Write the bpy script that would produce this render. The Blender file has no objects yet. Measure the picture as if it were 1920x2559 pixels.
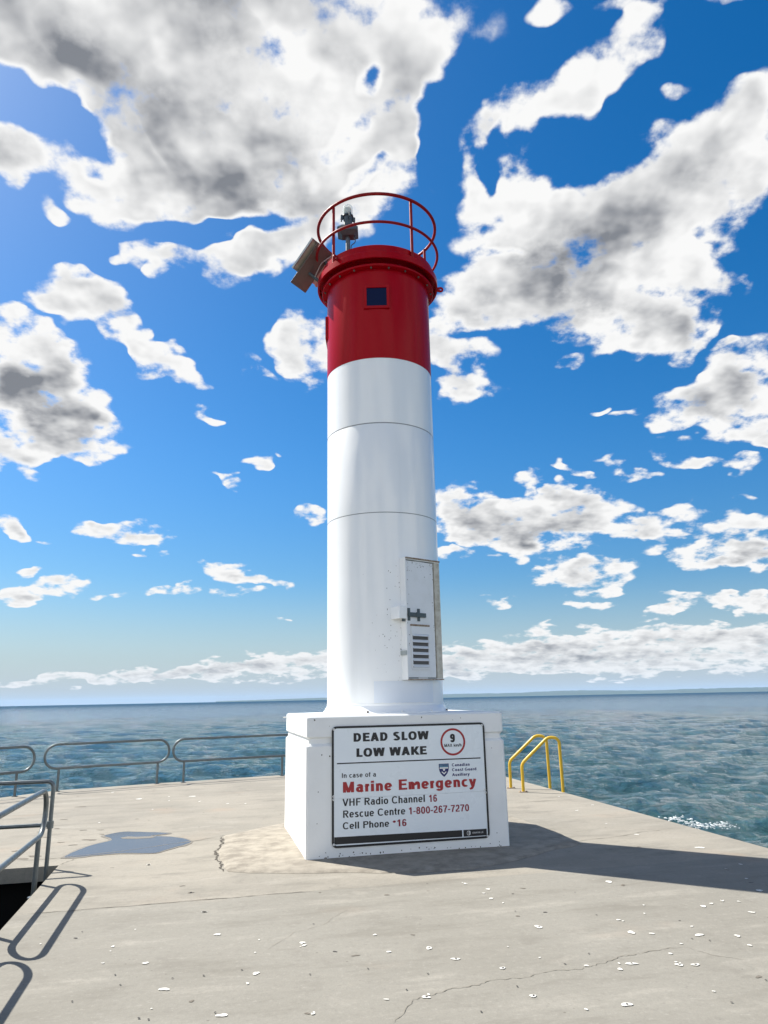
import bpy, bmesh, math, random
import numpy as np
from mathutils import Vector, Matrix, noise as mnoise

random.seed(7)
SC = bpy.context.scene
COL = SC.collection
rad = math.radians

# ------------------------------------------------------------------ camera
cam_d = bpy.data.cameras.new('camera')
cam_d.sensor_fit = 'VERTICAL'; cam_d.sensor_height = 36.0; cam_d.lens = 1800.86 / 2559 * 36
cam_d.clip_start = .05; cam_d.clip_end = 200000
cam = bpy.data.objects.new('camera', cam_d); COL.objects.link(cam)
PITCH, ROLL = 0.2533, 0.0194
cam.rotation_mode = 'QUATERNION'
_F = Vector((0, math.cos(PITCH), math.sin(PITCH))); _R0 = Vector((1, 0, 0)); _U0 = Vector((0, -math.sin(PITCH), math.cos(PITCH)))
_R = _R0 * math.cos(ROLL) - _U0 * math.sin(ROLL); _U = _U0 * math.cos(ROLL) + _R0 * math.sin(ROLL)
cam.rotation_quaternion = Matrix(((_R.x, _U.x, -_F.x), (_R.y, _U.y, -_F.y), (_R.z, _U.z, -_F.z))).to_quaternion()
cam.location = (0, 0, 1.6)
SC.camera = cam
SC.cycles.use_adaptive_sampling = False

# ------------------------------------------------------------------ exposure
SC.view_settings.view_transform = 'Standard'; SC.view_settings.look = 'None'
SC.view_settings.gamma = 1; SC.view_settings.use_curve_mapping = False
SC.view_settings.exposure = 1.0

# ------------------------------------------------------------------ sun
SUN_EL = rad(48.7); SUN_DIR = Vector((-.851, .525, 0)).normalized() * math.cos(SUN_EL) + Vector((0, 0, math.sin(SUN_EL)))
sl = bpy.data.lights.new('sun', 'SUN'); sl.energy = 5.0; sl.angle = rad(.53); sl.color = (1.0, .945, .86)
so = bpy.data.objects.new('sun', sl); COL.objects.link(so)
so.rotation_euler = SUN_DIR.to_track_quat('Z', 'Y').to_euler(); so.location = (-20, 12, 25)

# ------------------------------------------------------------------ sky: Nishita dome with clouds placed by direction
class NT:
    """short-hand for building node trees"""
    def __init__(s, tree): s.t = tree; s.n = tree.nodes; s.l = tree.links
    def new(s, k, **kw):
        n = s.n.new(k)
        for a, v in kw.items(): setattr(n, a, v)
        return n
    def put(s, sock, v):
        if v is None: return
        if isinstance(v, bpy.types.NodeSocket): s.l.new(v, sock)
        else: sock.default_value = v
    def m(s, op, a, b=None, c=None, clamp=False):
        n = s.new('ShaderNodeMath', operation=op, use_clamp=clamp)
        for i, v in enumerate((a, b, c)): s.put(n.inputs[i], v) if v is not None else None
        return n.outputs[0]
    def v(s, op, a, b=None, scale=None):
        n = s.new('ShaderNodeVectorMath', operation=op)
        s.put(n.inputs[0], a)
        if b is not None: s.put(n.inputs[1], b)
        if scale is not None: s.put(n.inputs['Scale'], scale)
        return n.outputs['Value' if op in ('DOT_PRODUCT', 'LENGTH') else 'Vector']
    def noise(s, vec, scale, detail=4, rough=.55, dim='3D', out=0, dist=0.0, kind='FBM'):
        n = s.new('ShaderNodeTexNoise', noise_dimensions=dim)
        n.noise_type = kind
        s.put(n.inputs['Vector'], vec); s.put(n.inputs['Scale'], scale)
        n.inputs['Detail'].default_value = detail; n.inputs['Roughness'].default_value = rough; n.inputs['Distortion'].default_value = dist
        return n.outputs[out]
    def ramp(s, x, a, b, lo=0.0, hi=1.0, smooth=True):
        n = s.new('ShaderNodeMapRange', interpolation_type='SMOOTHSTEP' if smooth else 'LINEAR', clamp=True)
        s.put(n.inputs['Value'], x); s.put(n.inputs['From Min'], a); s.put(n.inputs['From Max'], b)
        n.inputs['To Min'].default_value = lo; n.inputs['To Max'].default_value = hi
        return n.outputs['Result']
    def mix(s, f, a, b, blend='MIX'):
        n = s.new('ShaderNodeMix', data_type='RGBA', blend_type=blend)
        s.put(n.inputs['Factor'], f)
        for sock, v in ((n.inputs[6], a), (n.inputs[7], b)):
            if isinstance(v, tuple) and len(v) == 3: v = v + (1,)
            s.put(sock, v)
        return n.outputs[2]

# every cloud: centre x, z and half-axes and turn in the half-angle plane about +Y, then weight
SKY = [
(-0.1355,0.4449,0.1484,0.0379,0.0298,1),(-0.1254,0.4107,0.1236,0.0539,-0.0957,1),(-0.1022,0.3724,0.0931,0.0353,-0.141,1),(-0.2152,0.4356,0.056,0.0353,0.1245,1),(-0.1562,0.3513,0.0522,0.0277,-0.1374,0.9),
(-0.0162,0.4417,0.0418,0.0353,-0.0197,0.9),(-0.0706,0.3589,0.0359,0.0196,0.016,0.8),(0.011,0.4359,0.0193,0.0193,-0.0315,0.8),(0.0053,0.3913,0.0235,0.0188,-0.6636,0.9),(-0.0083,0.3712,0.0259,0.0162,-0.3368,0.7),
(0.0214,0.3793,0.0161,0.0129,-0.5082,0.6),(-0.2328,0.392,0.0207,0.0129,-0.4146,0.7),(-0.2252,0.3808,0.018,0.009,-0.6303,0.45),(-0.2423,0.3547,0.0185,0.0119,-0.3339,1.4),(-0.1843,0.3341,0.0174,0.0102,-0.2662,0.6),
(-0.0549,0.3413,0.0197,0.0131,0.3298,0.6),(-0.1205,0.307,0.0455,0.0146,0.1699,1),(-0.0817,0.3163,0.0329,0.0164,0.1832,0.9),(-0.0919,0.2974,0.023,0.0115,0.356,0.6),(-0.0554,0.323,0.023,0.0197,0.0076,0.7),
(-0.0256,0.3324,0.0231,0.0165,-0.0095,0.5),(-0.0384,0.3475,0.0197,0.0164,-0.0,0.6),(-0.1488,0.3054,0.0191,0.0096,0.228,0.4),(-0.1591,0.3199,0.0096,0.0045,0.4004,0.6),(-0.2206,0.322,0.0104,0.006,-0.3563,0.9),
(-0.1773,0.2972,0.0043,0.0075,0.2497,0.7),(-0.1519,0.2837,0.0056,0.0056,0.0606,0.7),(0.1781,0.4321,0.0103,0.0116,0.549,0.8),(0.1517,0.4144,0.0211,0.0132,0.6612,0.9),(0.1304,0.4003,0.0192,0.0124,0.6706,0.9),
(0.0959,0.3966,0.0341,0.0171,0.062,1),(0.0638,0.389,0.0162,0.0097,-0.2195,0.7),(0.0863,0.3788,0.0192,0.016,-0.0813,0.7),(0.1201,0.4553,0.0154,0.0077,-0.1135,0.8),(0.1687,0.4479,0.0179,0.0054,-0.1515,0.5),
(0.2123,0.442,0.0172,0.0043,-0.1852,0.4),(0.2376,0.4377,0.0084,0.0034,-0.2016,0.7),(0.1969,0.397,0.009,0.0045,0.0908,0.8),(0.2405,0.3703,0.0222,0.0173,0.5841,1),(0.2549,0.3481,0.0221,0.0359,-0.1929,1),
(0.2153,0.3578,0.0344,0.0185,0.2833,1),(0.1801,0.334,0.0473,0.0306,0.3049,1),(0.1308,0.3396,0.0427,0.0213,0.0554,1),(0.14,0.2993,0.0592,0.0326,0.2393,1),(0.1021,0.3241,0.0382,0.0223,-0.09,0.9),
(0.0635,0.3509,0.0194,0.0162,-0.7008,0.8),(0.0473,0.3636,0.0163,0.0098,-0.3676,0.6),(0.0766,0.3678,0.0158,0.0095,-0.8621,0.5),(0.2099,0.3151,0.0406,0.0189,0.3086,1),(0.0792,0.3042,0.0294,0.0131,-0.2359,0.7),
(0.0853,0.2787,0.0324,0.0162,-0.1559,0.9),(0.0526,0.2774,0.0197,0.0131,-0.0509,0.7),(0.1427,0.2649,0.0493,0.0216,-0.1037,1),(0.1857,0.2635,0.037,0.0216,-0.4679,1),(0.1913,0.2411,0.0208,0.0119,-0.1151,0.7),
(0.1638,0.2345,0.0211,0.0106,0.0817,0.7),(0.2156,0.2812,0.0235,0.0117,-0.2318,0.9),(0.2329,0.2803,0.0072,0.0057,-0.1489,0.6),(0.2236,0.2388,0.0084,0.0045,0.646,0.5),(0.2347,0.2282,0.0057,0.0034,-0.1292,0.6),
(0.0519,0.2438,0.0164,0.0148,-0.0467,0.9),(0.0648,0.2335,0.0165,0.0132,-0.3931,0.7),(0.058,0.2209,0.0082,0.0066,-0.0454,0.5),(-0.0541,0.2377,0.0148,0.0165,0.7681,1),(-0.044,0.2474,0.0165,0.0198,0.6768,0.8),
(-0.0607,0.2312,0.0115,0.0073,0.1766,0.6),(0.1071,0.2343,0.008,0.0038,-0.0692,0.4),(0.1275,0.2232,0.008,0.0038,-0.2511,0.4),(-0.2132,0.2651,0.0247,0.0111,-0.1389,1),(-0.1986,0.2571,0.0234,0.0131,-0.394,1),
(-0.1779,0.243,0.027,0.0096,-0.4032,1),(-0.1504,0.2303,0.0169,0.008,-0.4105,1),(-0.2274,0.2729,0.0116,0.0072,0.0975,0.6),(-0.2531,0.2551,0.007,0.0056,0.1056,0.7),(-0.2422,0.2287,0.0224,0.0168,-0.5008,1),
(-0.2252,0.2084,0.038,0.0219,-0.6982,1),(-0.242,0.1885,0.0314,0.0257,0.0659,1),(-0.2048,0.1847,0.0251,0.0118,-0.1372,0.9),(-0.2471,0.1619,0.0196,0.0084,0.0578,0.8),(-0.2248,0.1678,0.023,0.0086,-0.1395,0.7),
(-0.2016,0.1596,0.0103,0.0041,-0.1457,0.5),(-0.0917,0.2307,0.0112,0.0051,-0.5112,0.6),(-0.0658,0.2182,0.0098,0.0046,-0.1676,0.4),(-0.1225,0.1928,0.0101,0.0044,-0.3343,0.9),(-0.0923,0.1674,0.009,0.0039,0.1855,0.8),
(-0.1161,0.147,0.0044,0.0022,0.0134,0.7),(-0.1066,0.1478,0.0044,0.0022,-0.346,0.6),(-0.0514,0.1284,0.0121,0.0066,-0.008,1),(-0.0745,0.1676,0.0026,0.0019,0.0045,0.5),(-0.2511,0.1201,0.0076,0.0096,0.0405,1),
(-0.2451,0.1096,0.0076,0.0038,0.0338,0.8),(-0.1827,0.1113,0.0222,0.0074,0.0184,1),(-0.2032,0.1124,0.0137,0.0046,-0.3485,0.7),(-0.1616,0.1038,0.0155,0.0043,-0.0792,0.9),(-0.2344,0.0885,0.0072,0.0028,0.0214,0.9),
(-0.2267,0.0734,0.0207,0.0061,0.108,1),(-0.2428,0.0687,0.0126,0.0038,0.0128,0.7),(-0.1885,0.0723,0.0095,0.0032,0.0068,0.5),(-0.1456,0.0725,0.0155,0.0033,0.0003,0.8),(-0.1343,0.0788,0.0074,0.0026,0.0009,0.8),
(-0.1029,0.0867,0.0147,0.0054,-0.3551,0.9),(-0.084,0.0802,0.0147,0.0037,-0.1826,0.9),(-0.1011,0.0718,0.0131,0.0034,-0.0941,0.6),(-0.0706,0.0564,0.0053,0.002,-0.0117,0.6),(-0.2257,0.1087,0.0052,0.0018,0.0291,0.4),
(0.0586,0.1278,0.0239,0.0113,-0.0373,1),(0.0969,0.1231,0.0379,0.0122,-0.0481,1),(0.1376,0.1227,0.0339,0.0107,-0.0582,1),(0.1764,0.1125,0.0245,0.0073,-0.0639,1),(0.0961,0.1053,0.0406,0.0078,-0.0442,0.9),
(0.0742,0.1142,0.0266,0.0099,-0.0394,0.9),(0.101,0.1455,0.0089,0.0044,-0.0501,0.9),(0.1342,0.1476,0.0081,0.0034,-0.0607,0.8),(0.0446,0.0965,0.0119,0.0038,-0.1166,0.9),(0.0733,0.0924,0.0089,0.002,-0.0338,0.4),
(0.2426,0.2102,0.0218,0.015,0.4615,1),(0.2132,0.1917,0.0255,0.0127,0.2747,1),(0.2413,0.1824,0.0274,0.0165,-0.1167,1),(0.2515,0.1658,0.0168,0.007,-0.4921,0.8),(0.1712,0.1503,0.0126,0.0054,-0.0742,0.8),
(0.2113,0.1541,0.0259,0.0058,-0.3735,0.6),(0.228,0.1463,0.0169,0.0051,-0.2843,0.5),(0.147,0.1925,0.0056,0.0031,-0.0767,0.7),(0.1622,0.1862,0.0079,0.0028,-0.0815,0.5),(0.2537,0.1563,0.0068,0.0038,-0.1053,0.8),
(0.1228,0.2236,0.0063,0.0032,-0.0739,0.3),(0.178,0.1999,0.0048,0.0027,-0.0917,0.3),(0.2181,0.0896,0.0356,0.009,-0.0654,1),(0.2387,0.1021,0.0201,0.0095,-0.0749,1),(0.245,0.0818,0.0173,0.0052,-0.0656,0.8),
(0.1319,0.0784,0.0267,0.0075,-0.0431,1),(0.1293,0.0864,0.017,0.0057,-0.044,0.8),(0.1343,0.0595,0.0129,0.0033,-0.0369,0.9),(0.1863,0.0523,0.0133,0.0031,0.051,0.9),(0.2208,0.058,0.0277,0.004,-0.0498,1),
(0.2429,0.0608,0.0123,0.0029,-0.0537,0.8),(0.0815,0.0653,0.0116,0.002,-0.0309,0.5),(0.0514,0.0246,0.026,0.0073,-0.0223,1),(0.0922,0.0329,0.0313,0.0072,0.0607,1),(0.1315,0.0303,0.0329,0.0078,-0.0289,1),
(0.1731,0.0336,0.0318,0.0071,0.0215,1),(0.2129,0.0353,0.0303,0.0063,0.0188,1),(0.2399,0.0342,0.022,0.0082,0.0183,1),(0.1128,0.0217,0.0683,0.006,-0.026,0.9),(0.2002,0.0208,0.0643,0.0058,-0.0309,0.9),
(0.0511,0.017,0.0259,0.0034,-0.0212,0.7),(0.1568,0.0146,0.0775,0.0026,-0.0259,0.8),(-0.1782,0.0172,0.0323,0.0029,0.0219,0.9),(-0.1406,0.0203,0.0278,0.0037,0.0387,1),(-0.1046,0.0228,0.0313,0.0043,0.072,1),
(-0.0678,0.0259,0.0319,0.0049,0.0698,1),(-0.049,0.0219,0.0175,0.0049,-0.0172,0.8),(-0.2304,0.0133,0.0277,0.0017,0.0228,0.8),(-0.1195,0.0155,0.0712,0.0019,0.0007,0.6)]
DARK = [
(-0.1151,0.4278,0.0447,0.0224,-0.3485,1.4),(-0.0712,0.4246,0.0185,0.0124,-0.2818,1.1199999999999999),(-0.1295,0.4427,0.0342,0.0155,0.0677,0.7),(-0.1726,0.428,0.0395,0.0182,0.0959,0.84),(-0.1175,0.3831,0.0333,0.0151,-0.3646,1.4),
(-0.0925,0.3757,0.0347,0.0158,-0.2097,1.1199999999999999),(-0.0698,0.3824,0.0289,0.0192,-0.1382,0.7),(-0.1093,0.3544,0.0545,0.016,-0.0469,0.7),(-0.2281,0.1989,0.0288,0.0159,-0.5113,1.3),(-0.245,0.2131,0.0223,0.014,-0.3105,1),
(-0.2137,0.1936,0.0263,0.0064,-0.2269,0.9),(0.1588,0.3096,0.0381,0.0161,0.2328,0.7),(0.1305,0.2971,0.0363,0.0136,0.249,0.7),(0.201,0.337,0.0354,0.0136,0.2997,0.5),(0.1176,0.2827,0.035,0.0095,-0.1753,0.5),
(0.2494,0.3491,0.0167,0.0167,-0.1875,0.4),(0.1642,0.2534,0.0334,0.0091,-0.1079,0.4),(0.0827,0.3194,0.0194,0.0097,-0.0721,0.3),(0.1183,0.1108,0.0549,0.0055,-0.0524,0.5),(0.2413,0.1824,0.0301,0.0068,-0.1172,0.5),
(0.2176,0.0835,0.0355,0.0044,-0.0623,0.5),(0.1316,0.0731,0.0241,0.0036,-0.0412,0.4),(0.1578,0.025,0.0964,0.0028,-0.0308,0.35),(-0.0711,0.344,0.0359,0.0131,0.0149,0.4),(-0.1825,0.106,0.0269,0.0036,0.0161,0.3)]
GAPS = [
(-0.1069,0.333,0.0487,0.0071,0.0808,1.0),(-0.1402,0.3281,0.0221,0.0069,0.0593,0.8),(-0.0219,0.4115,0.0185,0.0123,0.6118,0.42),(-0.0203,0.3873,0.0085,0.0059,-0.0063,0.6),(-0.2238,0.3804,0.0269,0.0091,-0.3253,1.4),
(-0.2459,0.3832,0.0084,0.0051,0.1503,0.8),(0.1369,0.3713,0.0295,0.0112,0.2166,1.2),(0.083,0.3703,0.0052,0.013,-0.3848,0.9),(0.0791,0.2942,0.013,0.0039,0.0188,0.6),(0.0717,0.3652,0.0043,0.0124,0.4293,0.7),
(-0.2071,0.3956,0.0088,0.0059,0.1251,0.6),(0.0425,0.3727,0.0096,0.0223,0.2706,1.2),(0.0477,0.4041,0.0129,0.0291,-0.0546,1),(-0.01,0.4308,0.0051,0.0126,-0.3116,0.7),(-0.0052,0.3623,0.0096,0.0045,0.4624,0.8),
(-0.0411,0.3654,0.0065,0.0039,0.0069,0.5),(-0.1669,0.3162,0.0092,0.0062,0.0765,0.6),(0.0631,0.3175,0.0098,0.0046,-0.0576,0.6)]

world = bpy.data.worlds.new('World'); SC.world = world; world.use_nodes = True
world.cycles.sampling_method = 'MANUAL'; world.cycles.sample_map_resolution = 512
wt = world.node_tree; wt.nodes.clear(); W = NT(wt)
geo = W.new('ShaderNodeTexCoord'); D = geo.outputs['Generated']
sep = W.new('ShaderNodeSeparateXYZ'); W.l.new(D, sep.inputs[0]); dx, dy, dz = sep.outputs
inv = W.m('DIVIDE', 1.0, W.m('MAXIMUM', W.m('ADD', dy, 1.0), .05))
px, pz = W.m('MULTIPLY', dx, inv), W.m('MULTIPLY', dz, inv)
cP = W.new('ShaderNodeCombineXYZ'); W.l.new(px, cP.inputs[0]); W.l.new(pz, cP.inputs[1])
# cloud-layer coordinates: the pattern shrinks and flattens towards the horizon
lay = W.m('DIVIDE', 1.0, W.m('ADD', W.m('MAXIMUM', dz, 0.0), .30))
cQ = W.new('ShaderNodeCombineXYZ'); W.l.new(W.m('MULTIPLY', dx, lay), cQ.inputs[0]); W.l.new(W.m('MULTIPLY', dy, lay), cQ.inputs[1])
Q = cQ.outputs[0]
warp = W.noise(Q, 5.0, 3, .55, '2D', 1)
wv = W.v('SCALE', W.v('SUBTRACT', warp, (.5, .5, .5)), scale=W.m('MULTIPLY', .075, W.ramp(pz, 0.0, .25, .25, 1.0)))
Pw = W.v('MULTIPLY', W.v('ADD', cP.outputs[0], wv), (1, 1, 0))
P1 = W.v('ADD', Pw, (0, 0, 1))
s2 = W.new('ShaderNodeSeparateXYZ'); W.l.new(Pw, s2.inputs[0]); x_, z_ = s2.outputs[0], s2.outputs[1]
cQ2 = W.new('ShaderNodeCombineXYZ'); W.l.new(W.m('MULTIPLY', x_, x_), cQ2.inputs[0]); W.l.new(W.m('MULTIPLY', x_, z_), cQ2.inputs[1]); W.l.new(W.m('MULTIPLY', z_, z_), cQ2.inputs[2])
Q2 = cQ2.outputs[0]
def blobs(rows, grow):
    """sum over ellipses of weight * max(0, 1 - r^2), each as two dot products"""
    acc = None
    for (cx, cz, a, b, t, w) in rows:
        a *= grow; b *= grow; c, s = math.cos(t), math.sin(t)
        A = c * c / a / a + s * s / b / b; B = 2 * c * s * (1 / a / a - 1 / b / b); Cc = s * s / a / a + c * c / b / b
        q = (-w * A, -w * B, -w * Cc)
        l = (w * (2 * A * cx + B * cz), w * (2 * Cc * cz + B * cx), w * (1 - A * cx * cx - B * cx * cz - Cc * cz * cz))
        g = W.m('MAXIMUM', W.m('ADD', W.v('DOT_PRODUCT', Q2, q), W.v('DOT_PRODUCT', P1, l)), 0.0)
        acc = g if acc is None else W.m('ADD', acc, g)
    return acc
SR = blobs(SKY, 1.60)
S0 = W.m('MULTIPLY', SR, W.m('SUBTRACT', 1.0, W.m('MINIMUM', blobs(GAPS, 1.95), 1.0)))
K0 = blobs(DARK, 1.5)
front = W.ramp(dy, .05, .45)                                 # the sky seen ahead; elsewhere unseen cloud added to fill the shaded sides
other = W.m('MULTIPLY', W.m('SUBTRACT', 1.0, front), W.ramp(W.noise(Q, 1.6, 2, .5, '2D'), W.m('MULTIPLY_ADD', W.ramp(dz, .35, .75), .16, .34), .60, 0.0, 1.1))
S = W.m('ADD', W.m('SUBTRACT', 1.45, W.m('DIVIDE', 1.45, W.m('ADD', 1.0, W.m('MULTIPLY', S0, 1.35)))), other)
n1 = W.noise(Q, 12.0, 11, .57, '2D')
def puffs(vec):
    n = W.new('ShaderNodeTexVoronoi', voronoi_dimensions='2D', feature='SMOOTH_F1'); n.normalize = True
    W.l.new(vec, n.inputs['Vector']); n.inputs['Scale'].default_value = 24.0; n.inputs['Detail'].default_value = 2.0; n.inputs['Roughness'].default_value = .5; n.inputs['Smoothness'].default_value = .35
    return n.outputs['Distance']
wq = W.v('ADD', Q, W.v('SCALE', W.v('SUBTRACT', warp, (.5, .5, .5)), scale=.06))
v0 = puffs(wq); v1 = puffs(W.v('ADD', wq, (-.010, .012, 0)))
nl = W.noise(Q, 9.0, 3, .55, '2D')
nlo = W.noise(W.v('ADD', Q, (-.022, .026, 0)), 9.0, 3, .55, '2D')
gate = W.m('MINIMUM', W.m('MULTIPLY', W.m('ADD', SR, other), 2.4), 1.0)
d = W.m('ADD', S, W.m('MULTIPLY', gate, W.m('ADD', W.m('MULTIPLY', W.m('SUBTRACT', n1, .5), 2.35), W.m('MULTIPLY', W.m('SUBTRACT', .36, v0), .45))))
alpha = W.m('POWER', W.ramp(d, .34, .86), 1.25)
thick = W.ramp(S, .50, 1.05)
n2 = W.noise(W.v('ADD', Q, (5.3, 1.7, 0)), 6.0, 4, .5, '2D')
soft = W.ramp(n2, .28, .72)
dl = W.m('ADD', S, W.m('MULTIPLY', W.m('SUBTRACT', nl, .5), 1.5))
body = W.ramp(W.m('ADD', W.m('MULTIPLY', d, .35), W.m('MULTIPLY', dl, .65)), .58, 1.15)                                  # thin rims stay bright, only deep cloud greys
side = W.m('ADD', W.m('MULTIPLY', W.m('SUBTRACT', nlo, nl), 1.5), W.m('MULTIPLY', W.m('SUBTRACT', v0, v1), .42))
K1 = W.m('SUBTRACT', 1.0, W.m('DIVIDE', 1.0, W.m('ADD', 1.0, W.m('MULTIPLY', K0, 1.4))))
dark = W.m('MULTIPLY', body, W.m('ADD', W.m('MULTIPLY', thick, W.m('MULTIPLY_ADD', soft, .50, .17)), W.m('MULTIPLY', K1, W.m('MULTIPLY_ADD', soft, .55, .22))))
lit = W.m('SUBTRACT', W.m('SUBTRACT', 1.06, dark), W.m('MULTIPLY', W.m('MULTIPLY', side, body), .9))
lit = W.m('MINIMUM', W.m('MAXIMUM', lit, .0), 1.0)
ccol = W.mix(lit, (.225, .24, .27), (.93, .93, .925))
horizon_fade = W.ramp(dz, .0, .10, .70, 1.0)
ccol = W.mix(horizon_fade, (.60, .68, .74), ccol)
ccol = W.mix(W.m('MULTIPLY', W.ramp(dy, -.5, .1, 1.0, 0.0), W.ramp(dz, .3, .7, 1.0, 0.0)), ccol, W.v('SCALE', ccol, scale=2.3))   # unseen clouds behind the camera, boosted to brighten the tower's shaded front

sky = W.new('ShaderNodeTexSky'); sky.sky_type = 'NISHITA'; sky.sun_disc = False
sky.sun_elevation = SUN_EL; sky.sun_rotation = math.atan2(SUN_DIR.x, SUN_DIR.y)
sky.air_density = 1.0; sky.dust_density = .6; sky.ozone_density = 2.5; sky.altitude = 0
grade = W.new('ShaderNodeHueSaturation'); W.l.new(sky.outputs[0], grade.inputs['Color'])
grade.inputs['Hue'].default_value = .499; grade.inputs['Saturation'].default_value = 1.45; grade.inputs['Value'].default_value = 1.32
clean = W.mix(1.0, grade.outputs[0], (.83, .95, 1.0), 'MULTIPLY')
clean = W.v('SCALE', clean, scale=W.ramp(dz, .0, .34, .74, 1.0))
pale = W.mix(W.ramp(dz, -.02, .17, .97, 0.0), clean, (4.9, 5.7, 6.5))
bg1 = W.new('ShaderNodeBackground'); W.l.new(pale, bg1.inputs[0]); bg1.inputs[1].default_value = .052
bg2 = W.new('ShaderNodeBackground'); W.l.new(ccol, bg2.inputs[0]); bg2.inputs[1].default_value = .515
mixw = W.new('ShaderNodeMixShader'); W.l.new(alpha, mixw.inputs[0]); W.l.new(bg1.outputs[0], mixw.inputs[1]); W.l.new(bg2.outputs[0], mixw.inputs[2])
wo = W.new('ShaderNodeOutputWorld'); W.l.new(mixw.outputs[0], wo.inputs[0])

# ------------------------------------------------------------------ helpers
def tag(o, label=None, cat=None, group=None, kind=None):
    for k, v in (('label', label), ('category', cat), ('group', group), ('kind', kind)):
        if v: o[k] = v
    return o
def empty(name, loc=(0, 0, 0), rz=0.0):
    o = bpy.data.objects.new(name, None); COL.objects.link(o); o.location = loc; o.rotation_euler = (0, 0, rz); o.empty_display_size = .2
    return o
def obj(name, bm, mats, parent=None, smooth=None, recalc=True):
    if recalc: bmesh.ops.recalc_face_normals(bm, faces=bm.faces[:])
    me = bpy.data.meshes.new(name); bm.to_mesh(me); bm.free()
    for m in (mats if isinstance(mats, (list, tuple)) else [mats]): me.materials.append(m)
    if smooth is not None:
        me.shade_smooth(); me.set_sharp_from_angle(angle=rad(smooth))
    o = bpy.data.objects.new(name, me); COL.objects.link(o)
    if parent: o.parent = parent
    return o
def box(bm, x0, x1, y0, y1, z0, z1, mi=0, M=None, bev=0.0):
    r = bmesh.ops.create_cube(bm, size=1.0)
    vs = r['verts']
    for v in vs: v.co = Vector(((x0 + x1) / 2 + v.co.x * (x1 - x0), (y0 + y1) / 2 + v.co.y * (y1 - y0), (z0 + z1) / 2 + v.co.z * (z1 - z0)))
    if bev:
        es = list({e for v in vs for e in v.link_edges})
        r = bmesh.ops.bevel(bm, geom=es, offset=bev, segments=2, profile=.5, affect='EDGES')
        vs = list({v for f in r['faces'] for v in f.verts})
    if M is not None:
        for v in vs: v.co = M @ v.co
    for f in {f for v in vs for f in v.link_faces}: f.material_index = mi
    return vs
def tube(bm, pts, r, seg=12, closed=False, caps=True, mi=0):
    pts = [Vector(p) for p in pts]; n = len(pts); rings = []
    t0 = None; N = None
    for i in range(n):
        a = pts[i - 1] if (i > 0 or closed) else pts[i]
        b = pts[(i + 1) % n] if (i < n - 1 or closed) else pts[i]
        t = (b - a).normalized()
        if N is None:
            N = t.orthogonal().normalized()
        else:
            q = t0.rotation_difference(t); N = (q @ N); N = (N - t * N.dot(t)).normalized()
        B = t.cross(N); t0 = t
        rings.append([bm.verts.new(pts[i] + (N * math.cos(2 * math.pi * k / seg) + B * math.sin(2 * math.pi * k / seg)) * r) for k in range(seg)])
    if closed:   # line the last ring up with the first
        best = min(range(seg), key=lambda s: sum((rings[-1][(k + s) % seg].co - rings[0][k].co).length for k in range(0, seg, 3)))
    for i in range(n if closed else n - 1):
        A, Bq = rings[i], rings[(i + 1) % n]
        for k in range(seg):
            if closed and i == n - 1:
                f = bm.faces.new((A[(k + best) % seg], A[(k + 1 + best) % seg], Bq[(k + 1) % seg], Bq[k]))
            else:
                f = bm.faces.new((A[k], A[(k + 1) % seg], Bq[(k + 1) % seg], Bq[k]))
            f.material_index = mi
    if caps and not closed:
        bm.faces.new(rings[0][::-1]).material_index = mi; bm.faces.new(rings[-1]).material_index = mi
def lathe(bm, prof, seg=96, cx=0.0, cy=0.0, mis=None, cap0=False, cap1=False):
    rings = []
    for (r, z) in prof:
        rings.append([bm.verts.new((cx + r * math.cos(2 * math.pi * k / seg), cy + r * math.sin(2 * math.pi * k / seg), z)) for k in range(seg)])
    for i in range(len(prof) - 1):
        for k in range(seg):
            f = bm.faces.new((rings[i][k], rings[i][(k + 1) % seg], rings[i + 1][(k + 1) % seg], rings[i + 1][k]))
            if mis: f.material_index = mis[i]
    if cap0: bm.faces.new(rings[0][::-1])
    if cap1: bm.faces.new(rings[-1])
def smooth_path(pts, r, n=8):
    """polyline with its inner corners rounded to radius r"""
    pts = [Vector(p) for p in pts]; out = [pts[0]]
    for i in range(1, len(pts) - 1):
        rr = r[i - 1] if isinstance(r, (list, tuple)) else r
        a = (pts[i - 1] - pts[i]); b = (pts[i + 1] - pts[i]); al = a.angle(b) / 2
        dd = min(rr / math.tan(al), a.length * .49, b.length * .49); a.normalize(); b.normalize()
        re = dd * math.tan(al); c = pts[i] + (a + b).normalized() * (re / math.sin(al))
        p0 = pts[i] + a * dd - c; p1 = pts[i] + b * dd - c
        for k in range(n + 1): out.append(c + p0.normalized().slerp(p1.normalized(), k / n).normalized() * re)
    out.append(pts[-1]); return out

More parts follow.
